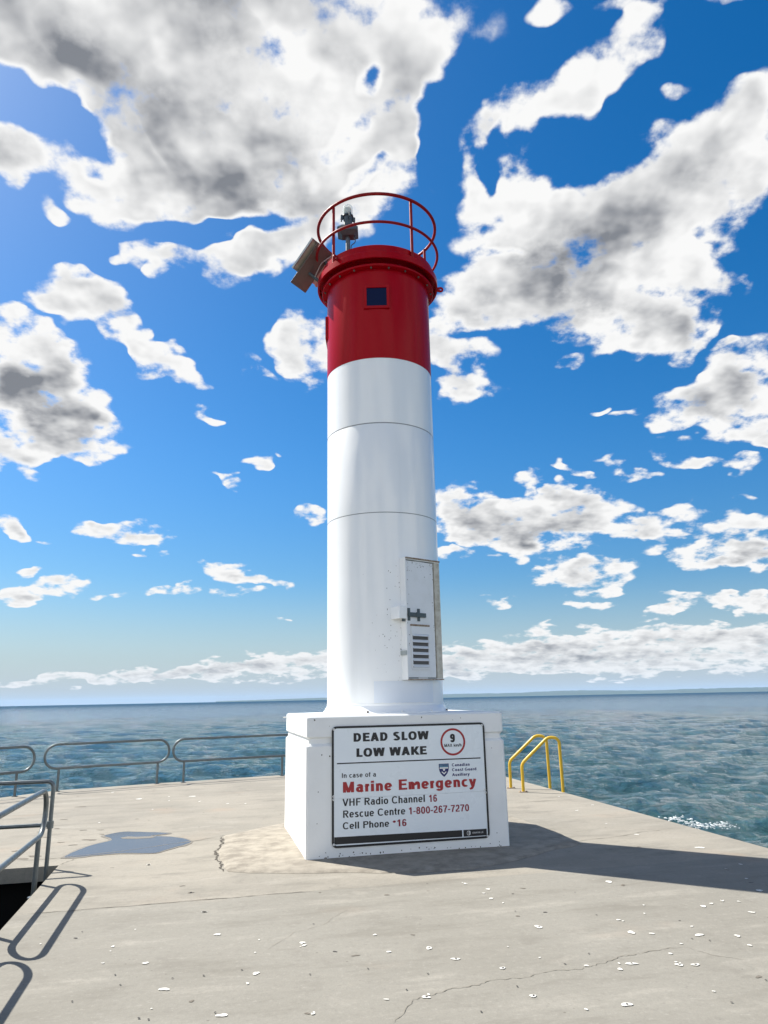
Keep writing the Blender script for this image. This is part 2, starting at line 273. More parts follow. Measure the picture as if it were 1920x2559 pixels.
# ------------------------------------------------------------------ materials
def mat(name, color=(.8, .8, .8), rough=.5, metal=0.0, spec=.5, coat=0.0, vary=.0, vscale=3.0, tint=None, bump=0.0, bscale=60.0, bdist=.004, extra=None):
    m = bpy.data.materials.new(name); m.use_nodes = True
    T = NT(m.node_tree); p = m.node_tree.nodes['Principled BSDF']
    p.inputs['Base Color'].default_value = color + (1,); p.inputs['Roughness'].default_value = rough
    p.inputs['Metallic'].default_value = metal; p.inputs['Specular IOR Level'].default_value = spec
    p.inputs['Coat Weight'].default_value = coat; p.inputs['Coat Roughness'].default_value = .08
    g = T.new('ShaderNodeNewGeometry').outputs['Position']
    if vary:
        n = T.noise(g, vscale, 5, .6)
        t2 = tint or tuple(c * .6 for c in color)
        c = T.mix(T.ramp(n, .38, .72, 0.0, vary), color, t2)
        T.l.new(c, p.inputs['Base Color'])
        T.l.new(T.ramp(n, .3, .7, max(0, rough - .08), min(1, rough + .1)), p.inputs['Roughness'])
    if bump:
        n = T.noise(g, bscale, 4, .6)
        b = T.new('ShaderNodeBump'); T.l.new(n, b.inputs['Height']); b.inputs['Strength'].default_value = bump; b.inputs['Distance'].default_value = bdist
        T.l.new(b.outputs[0], p.inputs['Normal'])
    if extra: extra(T, p, g)
    return m

E_ = Vector((.97143, .23732, 0)); N_ = Vector((-.23732, .97143, 0)); C0 = Vector((-3.42, 8.08, 0))   # pier axes; corner of the stair opening
def EN(s, t, z=0.0): return C0 + E_ * s + N_ * t + Vector((0, 0, z))

def deck_extra(T, p, g):
    t = T.v('DOT_PRODUCT', T.v('SUBTRACT', g, tuple(C0)), tuple(N_))
    s = T.v('DOT_PRODUCT', T.v('SUBTRACT', g, tuple(C0)), tuple(E_))
    wob = T.noise(g, 3.0, 3, .5)
    far = T.ramp(T.m('ADD', t, T.m('MULTIPLY', T.m('SUBTRACT', wob, .5), .05)), -1.86, -1.84, 0, 1)     # newer pour beyond the joint
    big = T.noise(g, .55, 5, .6)
    mid = T.noise(g, 2.6, 6, .65)
    cst = T.new('ShaderNodeCombineXYZ'); T.l.new(T.m('MULTIPLY', s, .55), cst.inputs[0]); T.l.new(T.m('MULTIPLY', t, 2.0), cst.inputs[1])
    strk = T.noise(cst.outputs[0], 1.7, 6, .65)                                                            # trowel and drying streaks across the pier
    fine = T.noise(g, 70, 3, .7)
    c = T.mix(far, (0.2220, 0.2131, 0.1835), (0.2701, 0.2501, 0.2087))
    c = T.mix(T.ramp(big, .40, .62, 0, .55), c, (0.1887, 0.1791, 0.1517))
    c = T.mix(T.ramp(strk, .50, .70, 0, .65), c, (0.1517, 0.1421, 0.1184))
    c = T.mix(T.ramp(strk, .28, .46, .55, 0), c, (0.3293, 0.3108, 0.2679))
    c = T.mix(T.ramp(mid, .54, .72, 0, .45), c, (0.1480, 0.1376, 0.1169))
    c = T.mix(T.ramp(mid, .28, .44, .35, 0), c, (0.3182, 0.2997, 0.2590))
    rust = T.noise(T.v('ADD', g, (3.1, 7.7, 0)), .8, 3, .5)
    c = T.mix(T.ramp(rust, .60, .75, 0, .35), c, (0.328, 0.242, 0.172))
    grit = T.noise(g, 24, 5, .7)
    c = T.mix(T.ramp(grit, .50, .72, 0, .42), c, (.150, .142, .122))
    c = T.mix(T.ramp(grit, .30, .45, .30, 0), c, (.345, .33, .295))
    c = T.mix(T.ramp(fine, .3, .7, .0, .30), c, (0.156, 0.148, 0.133))
    sp = T.new('ShaderNodeTexVoronoi'); T.l.new(g, sp.inputs['Vector']); sp.inputs['Scale'].default_value = 9.0
    c = T.mix(T.m('MULTIPLY', T.ramp(sp.outputs['Distance'], .05, .09, 1, 0), T.ramp(T.noise(g, 1.3, 2, .5), .5, .62, 0, .6)), c, (0.094, 0.086, 0.070))
    T.l.new(c, p.inputs['Base Color'])
    h = T.m('ADD', T.m('MULTIPLY', mid, .6), T.m('MULTIPLY', fine, .35))
    b = T.new('ShaderNodeBump'); T.l.new(h, b.inputs['Height']); b.inputs['Strength'].default_value = .35; b.inputs['Distance'].default_value = .012
    T.l.new(b.outputs[0], p.inputs['Normal'])
M = {}
M['deck'] = mat('weathered_concrete', (.4, .38, .32), .9, spec=.25, extra=deck_extra)
def pad_extra(T, p, g):
    n = T.noise(g, 5.0, 7, .7); n2 = T.noise(g, 1.6, 4, .6)
    c = T.mix(T.ramp(n, .35, .68, 0, 1), (0.3024, 0.2772, 0.2304), (0.1800, 0.1620, 0.1332))
    c = T.mix(T.ramp(n2, .4, .7, 0, .5), c, (0.2592, 0.2376, 0.1980))
    T.l.new(c, p.inputs['Base Color'])
    b = T.new('ShaderNodeBump'); T.l.new(n, b.inputs['Height']); b.inputs['Strength'].default_value = .45; b.inputs['Distance'].default_value = .02
    T.l.new(b.outputs[0], p.inputs['Normal'])
M['pad'] = mat('patched_concrete', (0.3600, 0.3240, 0.2664), .95, spec=.2, extra=pad_extra)
M['crack'] = mat('crack_dirt', (0.0825, 0.0750, 0.0638), .95, spec=.1)
M['crack_pale'] = mat('joint_filler', (0.2025, 0.1875, 0.1575), .95, spec=.1)
M['splat'] = mat('bird_lime', (.66, .655, .61), .85, vary=.9, vscale=55, tint=(.30, .29, .255))
M['speck'] = mat('dark_speck', (.035, .032, .03), .9)
M['pit'] = mat('pitted_concrete', (0.1500, 0.1350, 0.1125), .95, spec=.15)
M['void'] = mat('stairwell_shade', (.012, .012, .012), .8, spec=.1)  # near-black colour paints in the deep shade of the stairwell
def tower_extra(T, p, g):
    sg = T.new('ShaderNodeSeparateXYZ'); T.l.new(g, sg.inputs[0])
    cc = T.new('ShaderNodeCombineXYZ'); T.l.new(T.m('MULTIPLY', sg.outputs[0], 6.0), cc.inputs[0]); T.l.new(T.m('MULTIPLY', sg.outputs[1], 6.0), cc.inputs[1]); T.l.new(T.m('MULTIPLY', sg.outputs[2], .35), cc.inputs[2])
    run = T.noise(cc.outputs[0], 1.0, 5, .6)
    c = T.mix(T.ramp(run, .5, .8, 0, .35), (.84, .85, .845), (.72, .725, .70))
    n = T.noise(g, 1.7, 4, .6)
    c = T.mix(T.ramp(n, .45, .7, 0, .25), c, (.77, .79, .80))
    T.l.new(c, p.inputs['Base Color'])
    w = T.noise(g, 2.2, 3, .5)
    b = T.new('ShaderNodeBump'); T.l.new(w, b.inputs['Height']); b.inputs['Strength'].default_value = .12; b.inputs['Distance'].default_value = .03
    T.l.new(b.outputs[0], p.inputs['Normal'])
M['white'] = mat('glossy_white_paint', (.8, .81, .81), .25, coat=.4, extra=tower_extra)
M['white_patch'] = mat('repainted_white', (.70, .745, .80), .35, coat=.2, vary=.25, vscale=3, tint=(.6, .66, .74))
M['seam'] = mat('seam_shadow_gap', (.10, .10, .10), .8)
M['joint'] = mat('panel_joint', (.30, .31, .31), .7)
def red_extra(T, p, g):
    sg = T.new('ShaderNodeSeparateXYZ'); T.l.new(g, sg.inputs[0])
    cc = T.new('ShaderNodeCombineXYZ'); T.l.new(T.m('MULTIPLY', sg.outputs[0], 9.0), cc.inputs[0]); T.l.new(T.m('MULTIPLY', sg.outputs[1], 9.0), cc.inputs[1]); T.l.new(T.m('MULTIPLY', sg.outputs[2], .5), cc.inputs[2])
    run = T.noise(cc.outputs[0], 1.0, 4, .6)
    c = T.mix(T.ramp(run, .52, .78, 0, .5), (.37, .001, .007), (.41, .010, .024))
    T.l.new(c, p.inputs['Base Color'])
    w = T.noise(g, 2.0, 3, .5)
    b = T.new('ShaderNodeBump'); T.l.new(w, b.inputs['Height']); b.inputs['Strength'].default_value = .12; b.inputs['Distance'].default_value = .03
    T.l.new(b.outputs[0], p.inputs['Normal'])
M['red'] = mat('glossy_red_paint', (.33, .008, .018), .27, spec=.11, coat=.0, extra=red_extra)
M['red_rail'] = mat('red_rail_paint', (.26, .003, .005), .5, spec=.25, vary=.3, vscale=20, tint=(.2, .008, .01))
M['ped'] = mat('white_masonry_paint', (.78, .79, .78), .6, vary=.35, vscale=2.5, tint=(.64, .65, .64), bump=.25, bscale=35, bdist=.006)
M['fleck'] = mat('chipped_paint', (.10, .085, .07), .9)
M['rust'] = mat('rusty_edge', (.20, .13, .08), .9, vary=.8, vscale=40, tint=(.45, .42, .36))
M['doorpaint'] = mat('door_white_paint', (.72, .745, .77), .4, vary=.3, vscale=6, tint=(.58, .60, .60))
M['jamb'] = mat('stained_jamb_paint', (.55, .53, .46), .6, vary=.8, vscale=14, tint=(.36, .32, .25))
M['dark_metal'] = mat('dark_grey_metal', (.075, .10, .11), .45, metal=.3, vary=.3, vscale=30)
M['galv'] = mat('galvanised_steel', (.135, .155, .16), .38, metal=.55, vary=.5, vscale=25, tint=(.09, .10, .10))
M['yellow'] = mat('yellow_paint', (.60, .38, .010), .4, coat=.1, vary=.4, vscale=15, tint=(.52, .32, .02))
M['sign'] = mat('sign_white', (.74, .79, .82), .32, vary=.15, vscale=4, tint=(.66, .72, .76))
M['black'] = mat('sign_black', (.008, .008, .010), .4)
M['signred'] = mat('sign_red', (.33, .012, .016), .4)
M['signred2'] = mat('sign_dark_red', (.24, .010, .030), .4)
M['navy'] = mat('sign_navy', (.012, .014, .11), .4)
M['teal'] = mat('sign_pale_blue', (.10, .22, .30), .4)
M['screw'] = mat('screw_white', (.75, .75, .73), .4)
M['pane'] = mat('dark_window_glass', (.002, .010, .050), .2, spec=.07)
M['alum'] = mat('aluminium_frame', (.42, .45, .44), .4, metal=.6, vary=.3, vscale=20)
M['backsheet'] = mat('pale_back_sheet', (.42, .37, .30), .7, vary=.3, vscale=12)
M['plate'] = mat('brown_mounting_plate', (.13, .105, .09), .6, vary=.4, vscale=9, tint=(.075, .06, .05))
M['cells'] = mat('solar_cells', (.008, .012, .04), .12, spec=.6)
M['cable'] = mat('grey_cable', (.42, .38, .34), .6)
def glass_extra(T, p, g):
    p.inputs['Alpha'].default_value = .38
M['dome'] = mat('clear_lens', (.8, .84, .82), .05, extra=glass_extra)
M['optic'] = mat('lens_optic', (.70, .76, .70), .15, metal=.1)
M['puddle'] = mat('standing_water', (.098, .090, .088), .08, spec=.09)
M['damp'] = mat('damp_concrete', (.155, .142, .118), .6, spec=.3)
M['foam'] = mat('white_foam', (.8, .83, .83), .7)
def water_extra(T, p, g):
    p.inputs['IOR'].default_value = 1.333
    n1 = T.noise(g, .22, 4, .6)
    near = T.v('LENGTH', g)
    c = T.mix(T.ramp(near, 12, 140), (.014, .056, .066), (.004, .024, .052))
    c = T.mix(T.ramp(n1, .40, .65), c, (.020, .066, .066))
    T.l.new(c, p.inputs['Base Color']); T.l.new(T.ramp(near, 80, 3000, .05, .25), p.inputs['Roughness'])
    sq = T.v('MULTIPLY', g, (1, 1.0, 0))
    a = T.noise(sq, 2.0, 7, .62, dist=.5)
    b2 = T.noise(T.v('ADD', sq, (17, 3, 0)), .18, 5, .6)
    b = T.new('ShaderNodeBump'); T.l.new(a, b.inputs['Height']); b.inputs['Strength'].default_value = 1.0; b.inputs['Distance'].default_value = .52
    bb = T.new('ShaderNodeBump'); T.l.new(b2, bb.inputs['Height']); bb.inputs['Strength'].default_value = 1.0; bb.inputs['Distance'].default_value = .5
    T.l.new(b.outputs[0], bb.inputs['Normal'])
    # wavelet slopes, kept at every distance: two noise channels used directly as the tilt of the surface
    sl_ = T.noise(T.v('ADD', T.v('MULTIPLY', sq, (.8, 1.25, 0)), (5, 9, 0)), 1.6, 5, .68, out=1)
    tilt = T.v('MULTIPLY', T.v('SUBTRACT', sl_, (.5, .5, .5)), (1.0, 1.0, 0.0))
    tilt = T.v('SCALE', tilt, scale=T.m('ADD', T.ramp(near, 40, 400, .2, 2.1), T.ramp(near, 200, 2500, 0, 2.2)))
    nn_ = T.v('NORMALIZE', T.v('ADD', bb.outputs[0], tilt))
    T.l.new(nn_, p.inputs['Normal'])
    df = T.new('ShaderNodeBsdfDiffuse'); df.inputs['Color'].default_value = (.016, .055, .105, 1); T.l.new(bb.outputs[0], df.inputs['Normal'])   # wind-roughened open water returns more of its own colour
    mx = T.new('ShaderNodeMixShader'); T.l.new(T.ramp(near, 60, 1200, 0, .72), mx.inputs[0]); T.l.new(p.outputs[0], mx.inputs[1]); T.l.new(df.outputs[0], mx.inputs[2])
    T.l.new(mx.outputs[0], T.t.nodes['Material Output'].inputs[0])
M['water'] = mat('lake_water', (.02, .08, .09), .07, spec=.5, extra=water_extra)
M['shore'] = mat('wooded_shore', (.055, .075, .05), .95, spec=.1, vary=.6, vscale=.01, tint=(.10, .10, .07))

# ------------------------------------------------------------------ lake
WZ = -1.3
def make_water():
    ang = np.concatenate([np.linspace(rad(-78), rad(62), 620), np.linspace(rad(62), rad(282), 90)[1:-1]])
    rr = 3.0 * 1.0125 ** np.arange(0, 790)
    rr = rr[rr < 7000]; rr = np.append(rr, 7200.0)
    A, Rr = np.meshgrid(ang, rr)
    X = Rr * np.sin(A); Y = Rr * np.cos(A)
    Z = np.zeros_like(X); rs = np.random.RandomState(3)
    dang = np.gradient(ang)
    space = np.maximum(Rr * .0125, Rr * dang[None, :])
    for i in range(60):
        L = .30 * (6 / .30) ** rs.rand()
        th = rad(-60) + rs.randn() * .55
        k = 2 * math.pi / L; amp = .0098 * L ** .7 * (.6 + .8 * rs.rand())
        ph = k * (X * math.cos(th) + Y * math.sin(th)) + rs.rand() * 6.28
        w = np.clip((L / space - 2.2) / 2.5, 0, 1)
        Z += amp * w * (1 - 2 * np.abs(np.sin(ph / 2)) ** .9 + .25)
    na, nr = len(ang), len(rr)
    co = np.stack([X, Y, Z + WZ], -1).reshape(-1, 3).astype(np.float32)
    i = np.arange(nr - 1)[:, None] * na; j = np.arange(na)[None, :]; j2 = (j + 1) % na
    q = np.stack([i + j, i + na + j, i + na + j2, i + j2], -1).reshape(-1, 4).astype(np.int32)
    me = bpy.data.meshes.new('lake_water')
    me.vertices.add(len(co)); me.vertices.foreach_set('co', co.ravel())
    me.loops.add(q.size); me.loops.foreach_set('vertex_index', q[:, ::-1].ravel())
    me.polygons.add(len(q)); me.polygons.foreach_set('loop_start', np.arange(0, q.size, 4, dtype=np.int32)); me.polygons.foreach_set('loop_total', np.full(len(q), 4, np.int32))
    me.update(calc_edges=True); me.validate(); me.shade_smooth(); me.materials.append(M['water'])
    o = bpy.data.objects.new('lake_water', me); COL.objects.link(o)
    return tag(o, 'choppy blue green lake water reaching the horizon', 'water', kind='structure')
make_water()

def make_shore():
    bm = bmesh.new(); cols = 260; rows = []
    prof = [(0, 0.0), (350, .45), (900, .85), (1600, 1.0), (3200, .6), (5000, 0.0)]
    for j in range(cols):
        a = rad(-13 + 75 * j / (cols - 1)); f = min(1, max(0, (math.degrees(a) + 13) / 24))
        h = 3.3 * (12 + 64 * f ** .8) * (.82 + .36 * mnoise.noise(Vector((j * .05, 2.3, 0))) + .10 * mnoise.noise(Vector((j * .33, 9, 0))) + .08 * mnoise.noise(Vector((j * .9, 4, 0))))
        rows.append([bm.verts.new(((40000 + 3 * d_) * math.sin(a), (40000 + 3 * d_) * math.cos(a), WZ - 30 + (h + 28) * k)) for d_, k in prof])
    for j in range(cols - 1):
        for i in range(len(prof) - 1): bm.faces.new((rows[j][i], rows[j + 1][i], rows[j + 1][i + 1], rows[j][i + 1]))
    return tag(obj('far_shore_hills', bm, M['shore'], smooth=60), 'long low blue shoreline on the horizon beyond the lake', 'hills', kind='structure')
make_shore()

# ------------------------------------------------------------------ pier deck with the stair opening
SPOTS = {'white': [
(-2.473,8.016,0.0171,0.0229),(-1.475,6.27,0.0334,0.0133),(-1.24,5.693,0.0333,0.0216),(-1.901,5.476,0.0145,0.0155),(-1.571,5.14,0.021,0.0222),
(-1.32,4.703,0.0339,0.0254),(-0.904,4.331,0.0345,0.0238),(-0.83,4.926,0.0241,0.0274),(-0.613,5.482,0.0207,0.0244),(-0.594,5.424,0.0173,0.0191),
(-0.122,5.62,0.0179,0.0153),(-0.921,5.558,0.0065,0.0101),(-1.308,4.434,0.0051,0.0064),(-1.875,5.849,0.0052,0.0088),(-2.433,5.56,0.0082,0.011),
(-0.856,4.774,0.0069,0.0073),(-1.844,5.151,0.0045,0.0068),(-1.882,5.382,0.0047,0.0074),(-0.422,4.329,0.011,0.0116),(-0.902,5.3,0.0092,0.0091),
(0.652,6.996,0.0143,0.0247),(0.829,6.791,0.0177,0.031),(0.774,6.666,0.0135,0.0149),(0.814,6.497,0.0225,0.0212),(0.891,6.361,0.0092,0.0135),
(1.915,6.963,0.0279,0.0509),(1.045,5.726,0.0294,0.0382),(0.24,5.32,0.0183,0.0411),(0.395,5.107,0.0334,0.0209),(0.665,4.932,0.0195,0.0234),
(0.179,4.518,0.0255,0.0223),(0.767,4.506,0.0265,0.0193),(1.238,4.369,0.0339,0.028),(1.655,5.852,0.0166,0.0175),(1.653,5.562,0.0283,0.037),
(1.783,5.529,0.0187,0.0157),(2.116,5.669,0.0128,0.0112),(2.089,5.481,0.0369,0.0263),(2.333,5.446,0.0229,0.0264),(2.322,5.254,0.0147,0.0197),
(2.691,5.977,0.0285,0.0195),(2.404,6.157,0.0278,0.0271),(2.498,6.228,0.0158,0.0209),(2.614,6.293,0.016,0.0143),(2.731,6.271,0.0159,0.0143),
(1.967,6.22,0.0106,0.0134),(1.895,6.0,0.0085,0.0124),(1.458,4.967,0.0487,0.0206),(1.362,4.879,0.0191,0.0197),(1.737,4.932,0.0275,0.0249),
(1.834,4.927,0.0275,0.025),(1.179,4.947,0.0181,0.012),(-0.025,5.263,0.0166,0.0178),(-0.039,4.497,0.0165,0.0094),(1.76,5.128,0.0172,0.0134),
(1.768,4.521,0.01,0.0104),(0.926,5.102,0.0087,0.0085),(0.76,5.317,0.0061,0.0092),(3.13,7.358,0.0125,0.03),(3.133,6.983,0.0158,0.0181),
(3.049,6.579,0.0259,0.0402),(3.342,7.533,0.0171,0.0211),(1.9,5.31,0.0119,0.0097),(1.006,4.321,0.0072,0.0089),(2.665,11.032,0.0188,0.032),
(2.887,9.14,0.0269,0.0332),(3.29,8.332,0.052,0.0469),(3.127,7.352,0.0122,0.0218),(3.032,11.537,0.0245,0.0265),(2.759,9.919,0.0168,0.0194),
(2.757,12.532,0.0161,0.0248),(1.845,9.361,0.018,0.0225),(-4.324,13.264,0.0572,0.0741),(-3.457,13.478,0.064,0.0625),(-5.16,14.294,0.0243,0.0582),
(-2.471,8.015,0.0183,0.0258),(-1.476,6.269,0.0306,0.015),(-4.048,10.775,0.0178,0.0326),(-3.716,12.96,0.0154,0.0464),(-2.62,12.458,0.0204,0.042),
(-2.325,12.418,0.0174,0.0415),(-3.158,12.777,0.0151,0.0446),(-3.873,13.493,0.0193,0.0378),(-3.683,11.975,0.0142,0.0297)],
'core': [
(1.049,5.725,0.0065,0.0109),(0.243,5.32,0.0061,0.0091),(0.398,5.107,0.0058,0.0083),(0.668,4.931,0.0056,0.0078),(0.182,4.518,0.0051,0.0064),
(0.77,4.505,0.005,0.0064),(1.24,4.369,0.0049,0.0062),(1.74,4.932,0.0055,0.0083),(1.836,4.927,0.0055,0.0083),(1.461,4.967,0.0056,0.0082)],
'speck': [
(1.532,5.988,0.0102,0.0146),(0.075,4.624,0.0079,0.008),(1.056,4.981,0.0126,0.0146),(0.704,4.643,0.0091,0.0096),(1.796,4.367,0.006,0.0065),
(1.533,6.632,0.0095,0.015),(0.946,6.119,0.0053,0.0075),(0.209,4.864,0.0055,0.006),(2.128,4.664,0.0052,0.0061),(1.25,5.156,0.0087,0.0105),
(2.009,5.407,0.0061,0.0081),(2.109,5.363,0.006,0.008),(0.458,4.312,0.0048,0.0046),(-1.336,4.314,0.0136,0.0133),(-1.28,4.297,0.0086,0.0084),
(-0.578,5.895,0.0086,0.0114),(-1.691,4.945,0.0115,0.0132),(-1.787,4.552,0.0053,0.0056),(-1.321,4.87,0.0056,0.0062),(-0.929,4.989,0.0072,0.008),
(-0.499,4.89,0.007,0.0076),(-0.153,4.967,0.0057,0.0062),(-0.949,4.367,0.0062,0.006),(-1.602,4.783,0.0083,0.0092),(-1.143,4.905,0.0127,0.0141),
(-2.251,5.819,0.0086,0.0119),(-1.741,6.875,0.0164,0.0261)],
'pit': [
(-4.988,12.426,0.0896,0.0331),(-4.721,10.809,0.036,0.0251),(-4.692,11.134,0.0425,0.0266),(-3.66,9.489,0.0886,0.0377),(-3.802,10.187,0.0383,0.0217),
(-4.03,10.186,0.0384,0.0219),(-4.567,10.117,0.0479,0.022),(-3.738,9.174,0.0428,0.0236),(-3.961,9.355,0.0351,0.0185),(-4.32,9.728,0.0413,0.027),
(-3.898,8.563,0.0797,0.0312),(-3.988,8.439,0.0786,0.0305),(-4.263,8.875,0.0333,0.034),(-4.45,10.363,0.0393,0.023),(-1.741,6.874,0.0216,0.0122),
(-1.849,8.938,0.0448,0.0315),(-1.737,8.637,0.0353,0.0195),(-3.615,11.051,0.026,0.0169),(-2.002,9.265,0.0212,0.0341)]}
def deck():
    bm = bmesh.new()
    outer = [Vector(v) for v in ((7.05, -6, 0), (3.97, 8.25, 0), (3.0, 12.9, 0), (1.66, 19.1, 0), (-2.3, 16.96, 0), (-4.8, 15.72, 0), (-6.43, 14.80, 0), (-7.0, 13.85, 0), (-9.2, 10.2, 0), (-9.6, -6, 0))]
    hole = [EN(0, 0), EN(-1.75, 0), EN(-1.75, -5.6), EN(0, -5.6)]
    es = []; loops = []
    for lp in (outer, hole):
        vs = [bm.verts.new(v) for v in lp]; loops.append(vs)
        es += [bm.edges.new((vs[i], vs[(i + 1) % len(vs)])) for i in range(len(vs))]
    bmesh.ops.triangle_fill(bm, edges=es, use_beauty=True)
    for f in bm.faces:
        if f.normal.z < 0: f.normal_flip()
    # sides: a deep outer quay face and a thin slab edge round the opening
    for lp, z in ((loops[0], -4.0), (loops[1], -.14)):
        low = [bm.verts.new((v.co.x, v.co.y, z)) for v in lp]
        n = len(lp)
        for i in range(n): bm.faces.new((lp[i], lp[(i + 1) % n], low[(i + 1) % n], low[i]))
    bmesh.ops.recalc_face_normals(bm, faces=bm.faces[:])
    # marks lying on the concrete: bird lime, specks, pits, cracks and joints (each a paper-thin patch of its own material)
    def patch(x, y, a, b, z, mi, n=11, rough=.35, ang=None):
        ph = random.random() * 6; ang = random.uniform(-.25, .25) if ang is None else ang
        f1, f2 = random.uniform(0, 6), random.uniform(0, 6); vs = []
        for k in range(n):
            t = 2 * math.pi * k / n
            r = 1 + rough * (.5 * math.sin(2 * t + f1) + .35 * math.sin(3 * t + f2)) + random.uniform(-.5, .5) * rough * .22
            u, v = a * r * math.cos(t), b * r * math.sin(t)
            vs.append(bm.verts.new((x + u * math.cos(ang) - v * math.sin(ang), y + u * math.sin(ang) + v * math.cos(ang), z)))
        bm.faces.new(vs).material_index = mi
    for x, y, a, b in SPOTS['white']:
        a = max(a, .007) * .85; b = max(b, .007) * .85
        patch(x, y, a, b, .0040, 2, 15, rough=.34)
        if random.random() < .15:                                   # thrown drops beside the bigger ones
            for _ in range(random.randint(1, 3)):
                q = random.uniform(.004, .009); patch(x + random.uniform(-2, 2) * a, y + random.uniform(-2.2, 2.2) * b, q, q * 1.5, .0042, 2, 7)
    for x, y, a, b in SPOTS['core']: patch(x, y, max(a * .7, .007), max(b * .6, .008), .0065, 3, 8, .5)
    for x, y, a, b in SPOTS['speck']: patch(x, y, max(a * .6, .006), max(b * .5, .008), .0052, 3, 8, .5)
    for x, y, a, b in SPOTS['pit']: patch(x, y, a, max(b, .018), .0026, 4, 13, .6, 0.0)
    for _ in range(170):                                            # more pitting, sparse, all over
        s, t = random.uniform(-2.5, 7), random.uniform(-6, 8); p = EN(s, t)
        if -1.8 < s < .05 and t < .05: continue
        if p.x > 3.5 - .215 * (p.y - 8.25): continue
        if abs(p.x + .03) < 1.7 and abs(p.y - 9.2) < 1.7: continue
        q = random.uniform(.005, .014); patch(p.x, p.y, q * random.uniform(1, 2.6), q, .0024, random.choice((4, 4, 4, 3)) if q < .014 else 4, 9, .6)
    def crack(pts, w, mi, z=.0032, jag=.012, sub=5):
        P = []
        for i in range(len(pts) - 1):
            a, b = Vector(pts[i]), Vector(pts[i + 1])
            for k in range(sub):
                q = a.lerp(b, k / sub); nn = Vector((-(b - a).y, (b - a).x)).normalized()
                P.append(q + nn * random.uniform(-jag, jag) * (0 if k == 0 else 1))
        P.append(Vector(pts[-1])); L = None
        for i, q in enumerate(P):
            d_ = (P[min(i + 1, len(P) - 1)] - P[max(i - 1, 0)]).normalized(); nn = Vector((-d_.y, d_.x))
            ww = w * random.uniform(.25, 1.1) * min(1, .25 + i / 3, .25 + (len(P) - 1 - i) / 3)
            cur = (bm.verts.new((q + nn * ww / 2).to_3d() + Vector((0, 0, z))), bm.verts.new((q - nn * ww / 2).to_3d() + Vector((0, 0, z))))
            if L: bm.faces.new((L[0], L[1], cur[1], cur[0])).material_index = mi
            L = cur
    crack(((.003, 4.212), (.059, 4.35), (.107, 4.499), (.205, 4.542), (.301, 4.62), (.396, 4.655), (.491, 4.678), (.545, 4.734), (.678, 4.767), (.776, 4.783), (.884, 4.848), (1.004, 4.89), (1.116, 4.892), (1.216, 4.953), (1.314, 4.999), (1.414, 5.092), (1.511, 5.12), (1.614, 5.166), (1.77, 5.227), (1.901, 5.255)), .0065, 5)
    crack(((-.05, 4.05), (.003, 4.212)), .0065, 5)
    crack(((-.83, 5.35), (-.70, 5.72), (-.52, 5.86), (-.42, 6.1), (-.32, 6.3)), .0035, 5)
    crack(((2.25, 4.95), (2.0, 5.1), (1.9, 5.25)), .004, 5)
    crack([EN(s, -1.85).xy for s in (.05, .5, 1.0, 1.5, 1.9, 2.4)], .012, 1, jag=.012, sub=7)     # joint between two pours
    crack([EN(s, -1.85).xy for s in (2.4, 2.9, 3.4, 4.0)], .006, 5, jag=.006)
    crack(((-4.08, 8.32), (-3.64, 8.42), (-3.2, 8.62), (-3.0, 8.73), (-2.42, 9.20), (-2.09, 9.55)), .018, 5, z=.0062, jag=.008)
    crack(((-3.42, 8.08), (-3.40, 8.25), (-3.36, 8.42)), .010, 1)
    crack(((-2.09, 9.55), (-1.9, 9.72), (-1.4, 10.26)), .03, 1, jag=.01)
    crack(((-2.06, 9.5), (-1.97, 9.15), (-1.93, 8.9), (-1.92, 8.6), (-1.86, 8.35), (-1.74, 8.0), (-1.63, 7.66)), .028, 1, jag=.022, sub=8)
    crack(((1.94, 11.96), (2.42, 12.08), (3.05, 12.24)), .022, 5, jag=.006)
    crack(((1.9, 8.75), (2.5, 8.98), (3.1, 9.35), (3.6, 9.5)), .012, 5, jag=.02)
    crack([(Vector((-6.35, 14.63)) + Vector((2.0, 1.06)) * k - Vector((-.17, .32))).to_tuple() for k in (0, .5, 1, 1.5, 2)], .022, 1, jag=.01)
    o = obj('pier_deck', bm, [M['deck'], M['crack'], M['splat'], M['speck'], M['pit'], M['crack_pale']], recalc=False)
    tag(o, 'pale weathered concrete pier deck with cracks and white bird droppings', 'pier', kind='structure')
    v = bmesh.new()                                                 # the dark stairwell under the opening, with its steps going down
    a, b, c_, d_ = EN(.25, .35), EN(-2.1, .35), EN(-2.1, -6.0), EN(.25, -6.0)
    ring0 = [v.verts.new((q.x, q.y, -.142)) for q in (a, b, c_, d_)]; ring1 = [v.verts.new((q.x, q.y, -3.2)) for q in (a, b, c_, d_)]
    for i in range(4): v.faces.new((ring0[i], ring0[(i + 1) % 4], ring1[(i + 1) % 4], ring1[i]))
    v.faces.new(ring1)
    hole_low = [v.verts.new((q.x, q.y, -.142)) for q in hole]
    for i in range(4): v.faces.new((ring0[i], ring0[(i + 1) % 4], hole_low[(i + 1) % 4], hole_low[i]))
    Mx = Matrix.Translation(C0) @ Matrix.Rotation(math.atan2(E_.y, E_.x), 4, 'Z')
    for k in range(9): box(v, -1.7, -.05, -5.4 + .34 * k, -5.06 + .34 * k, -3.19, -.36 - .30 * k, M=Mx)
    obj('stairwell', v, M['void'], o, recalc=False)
    return o
deck()

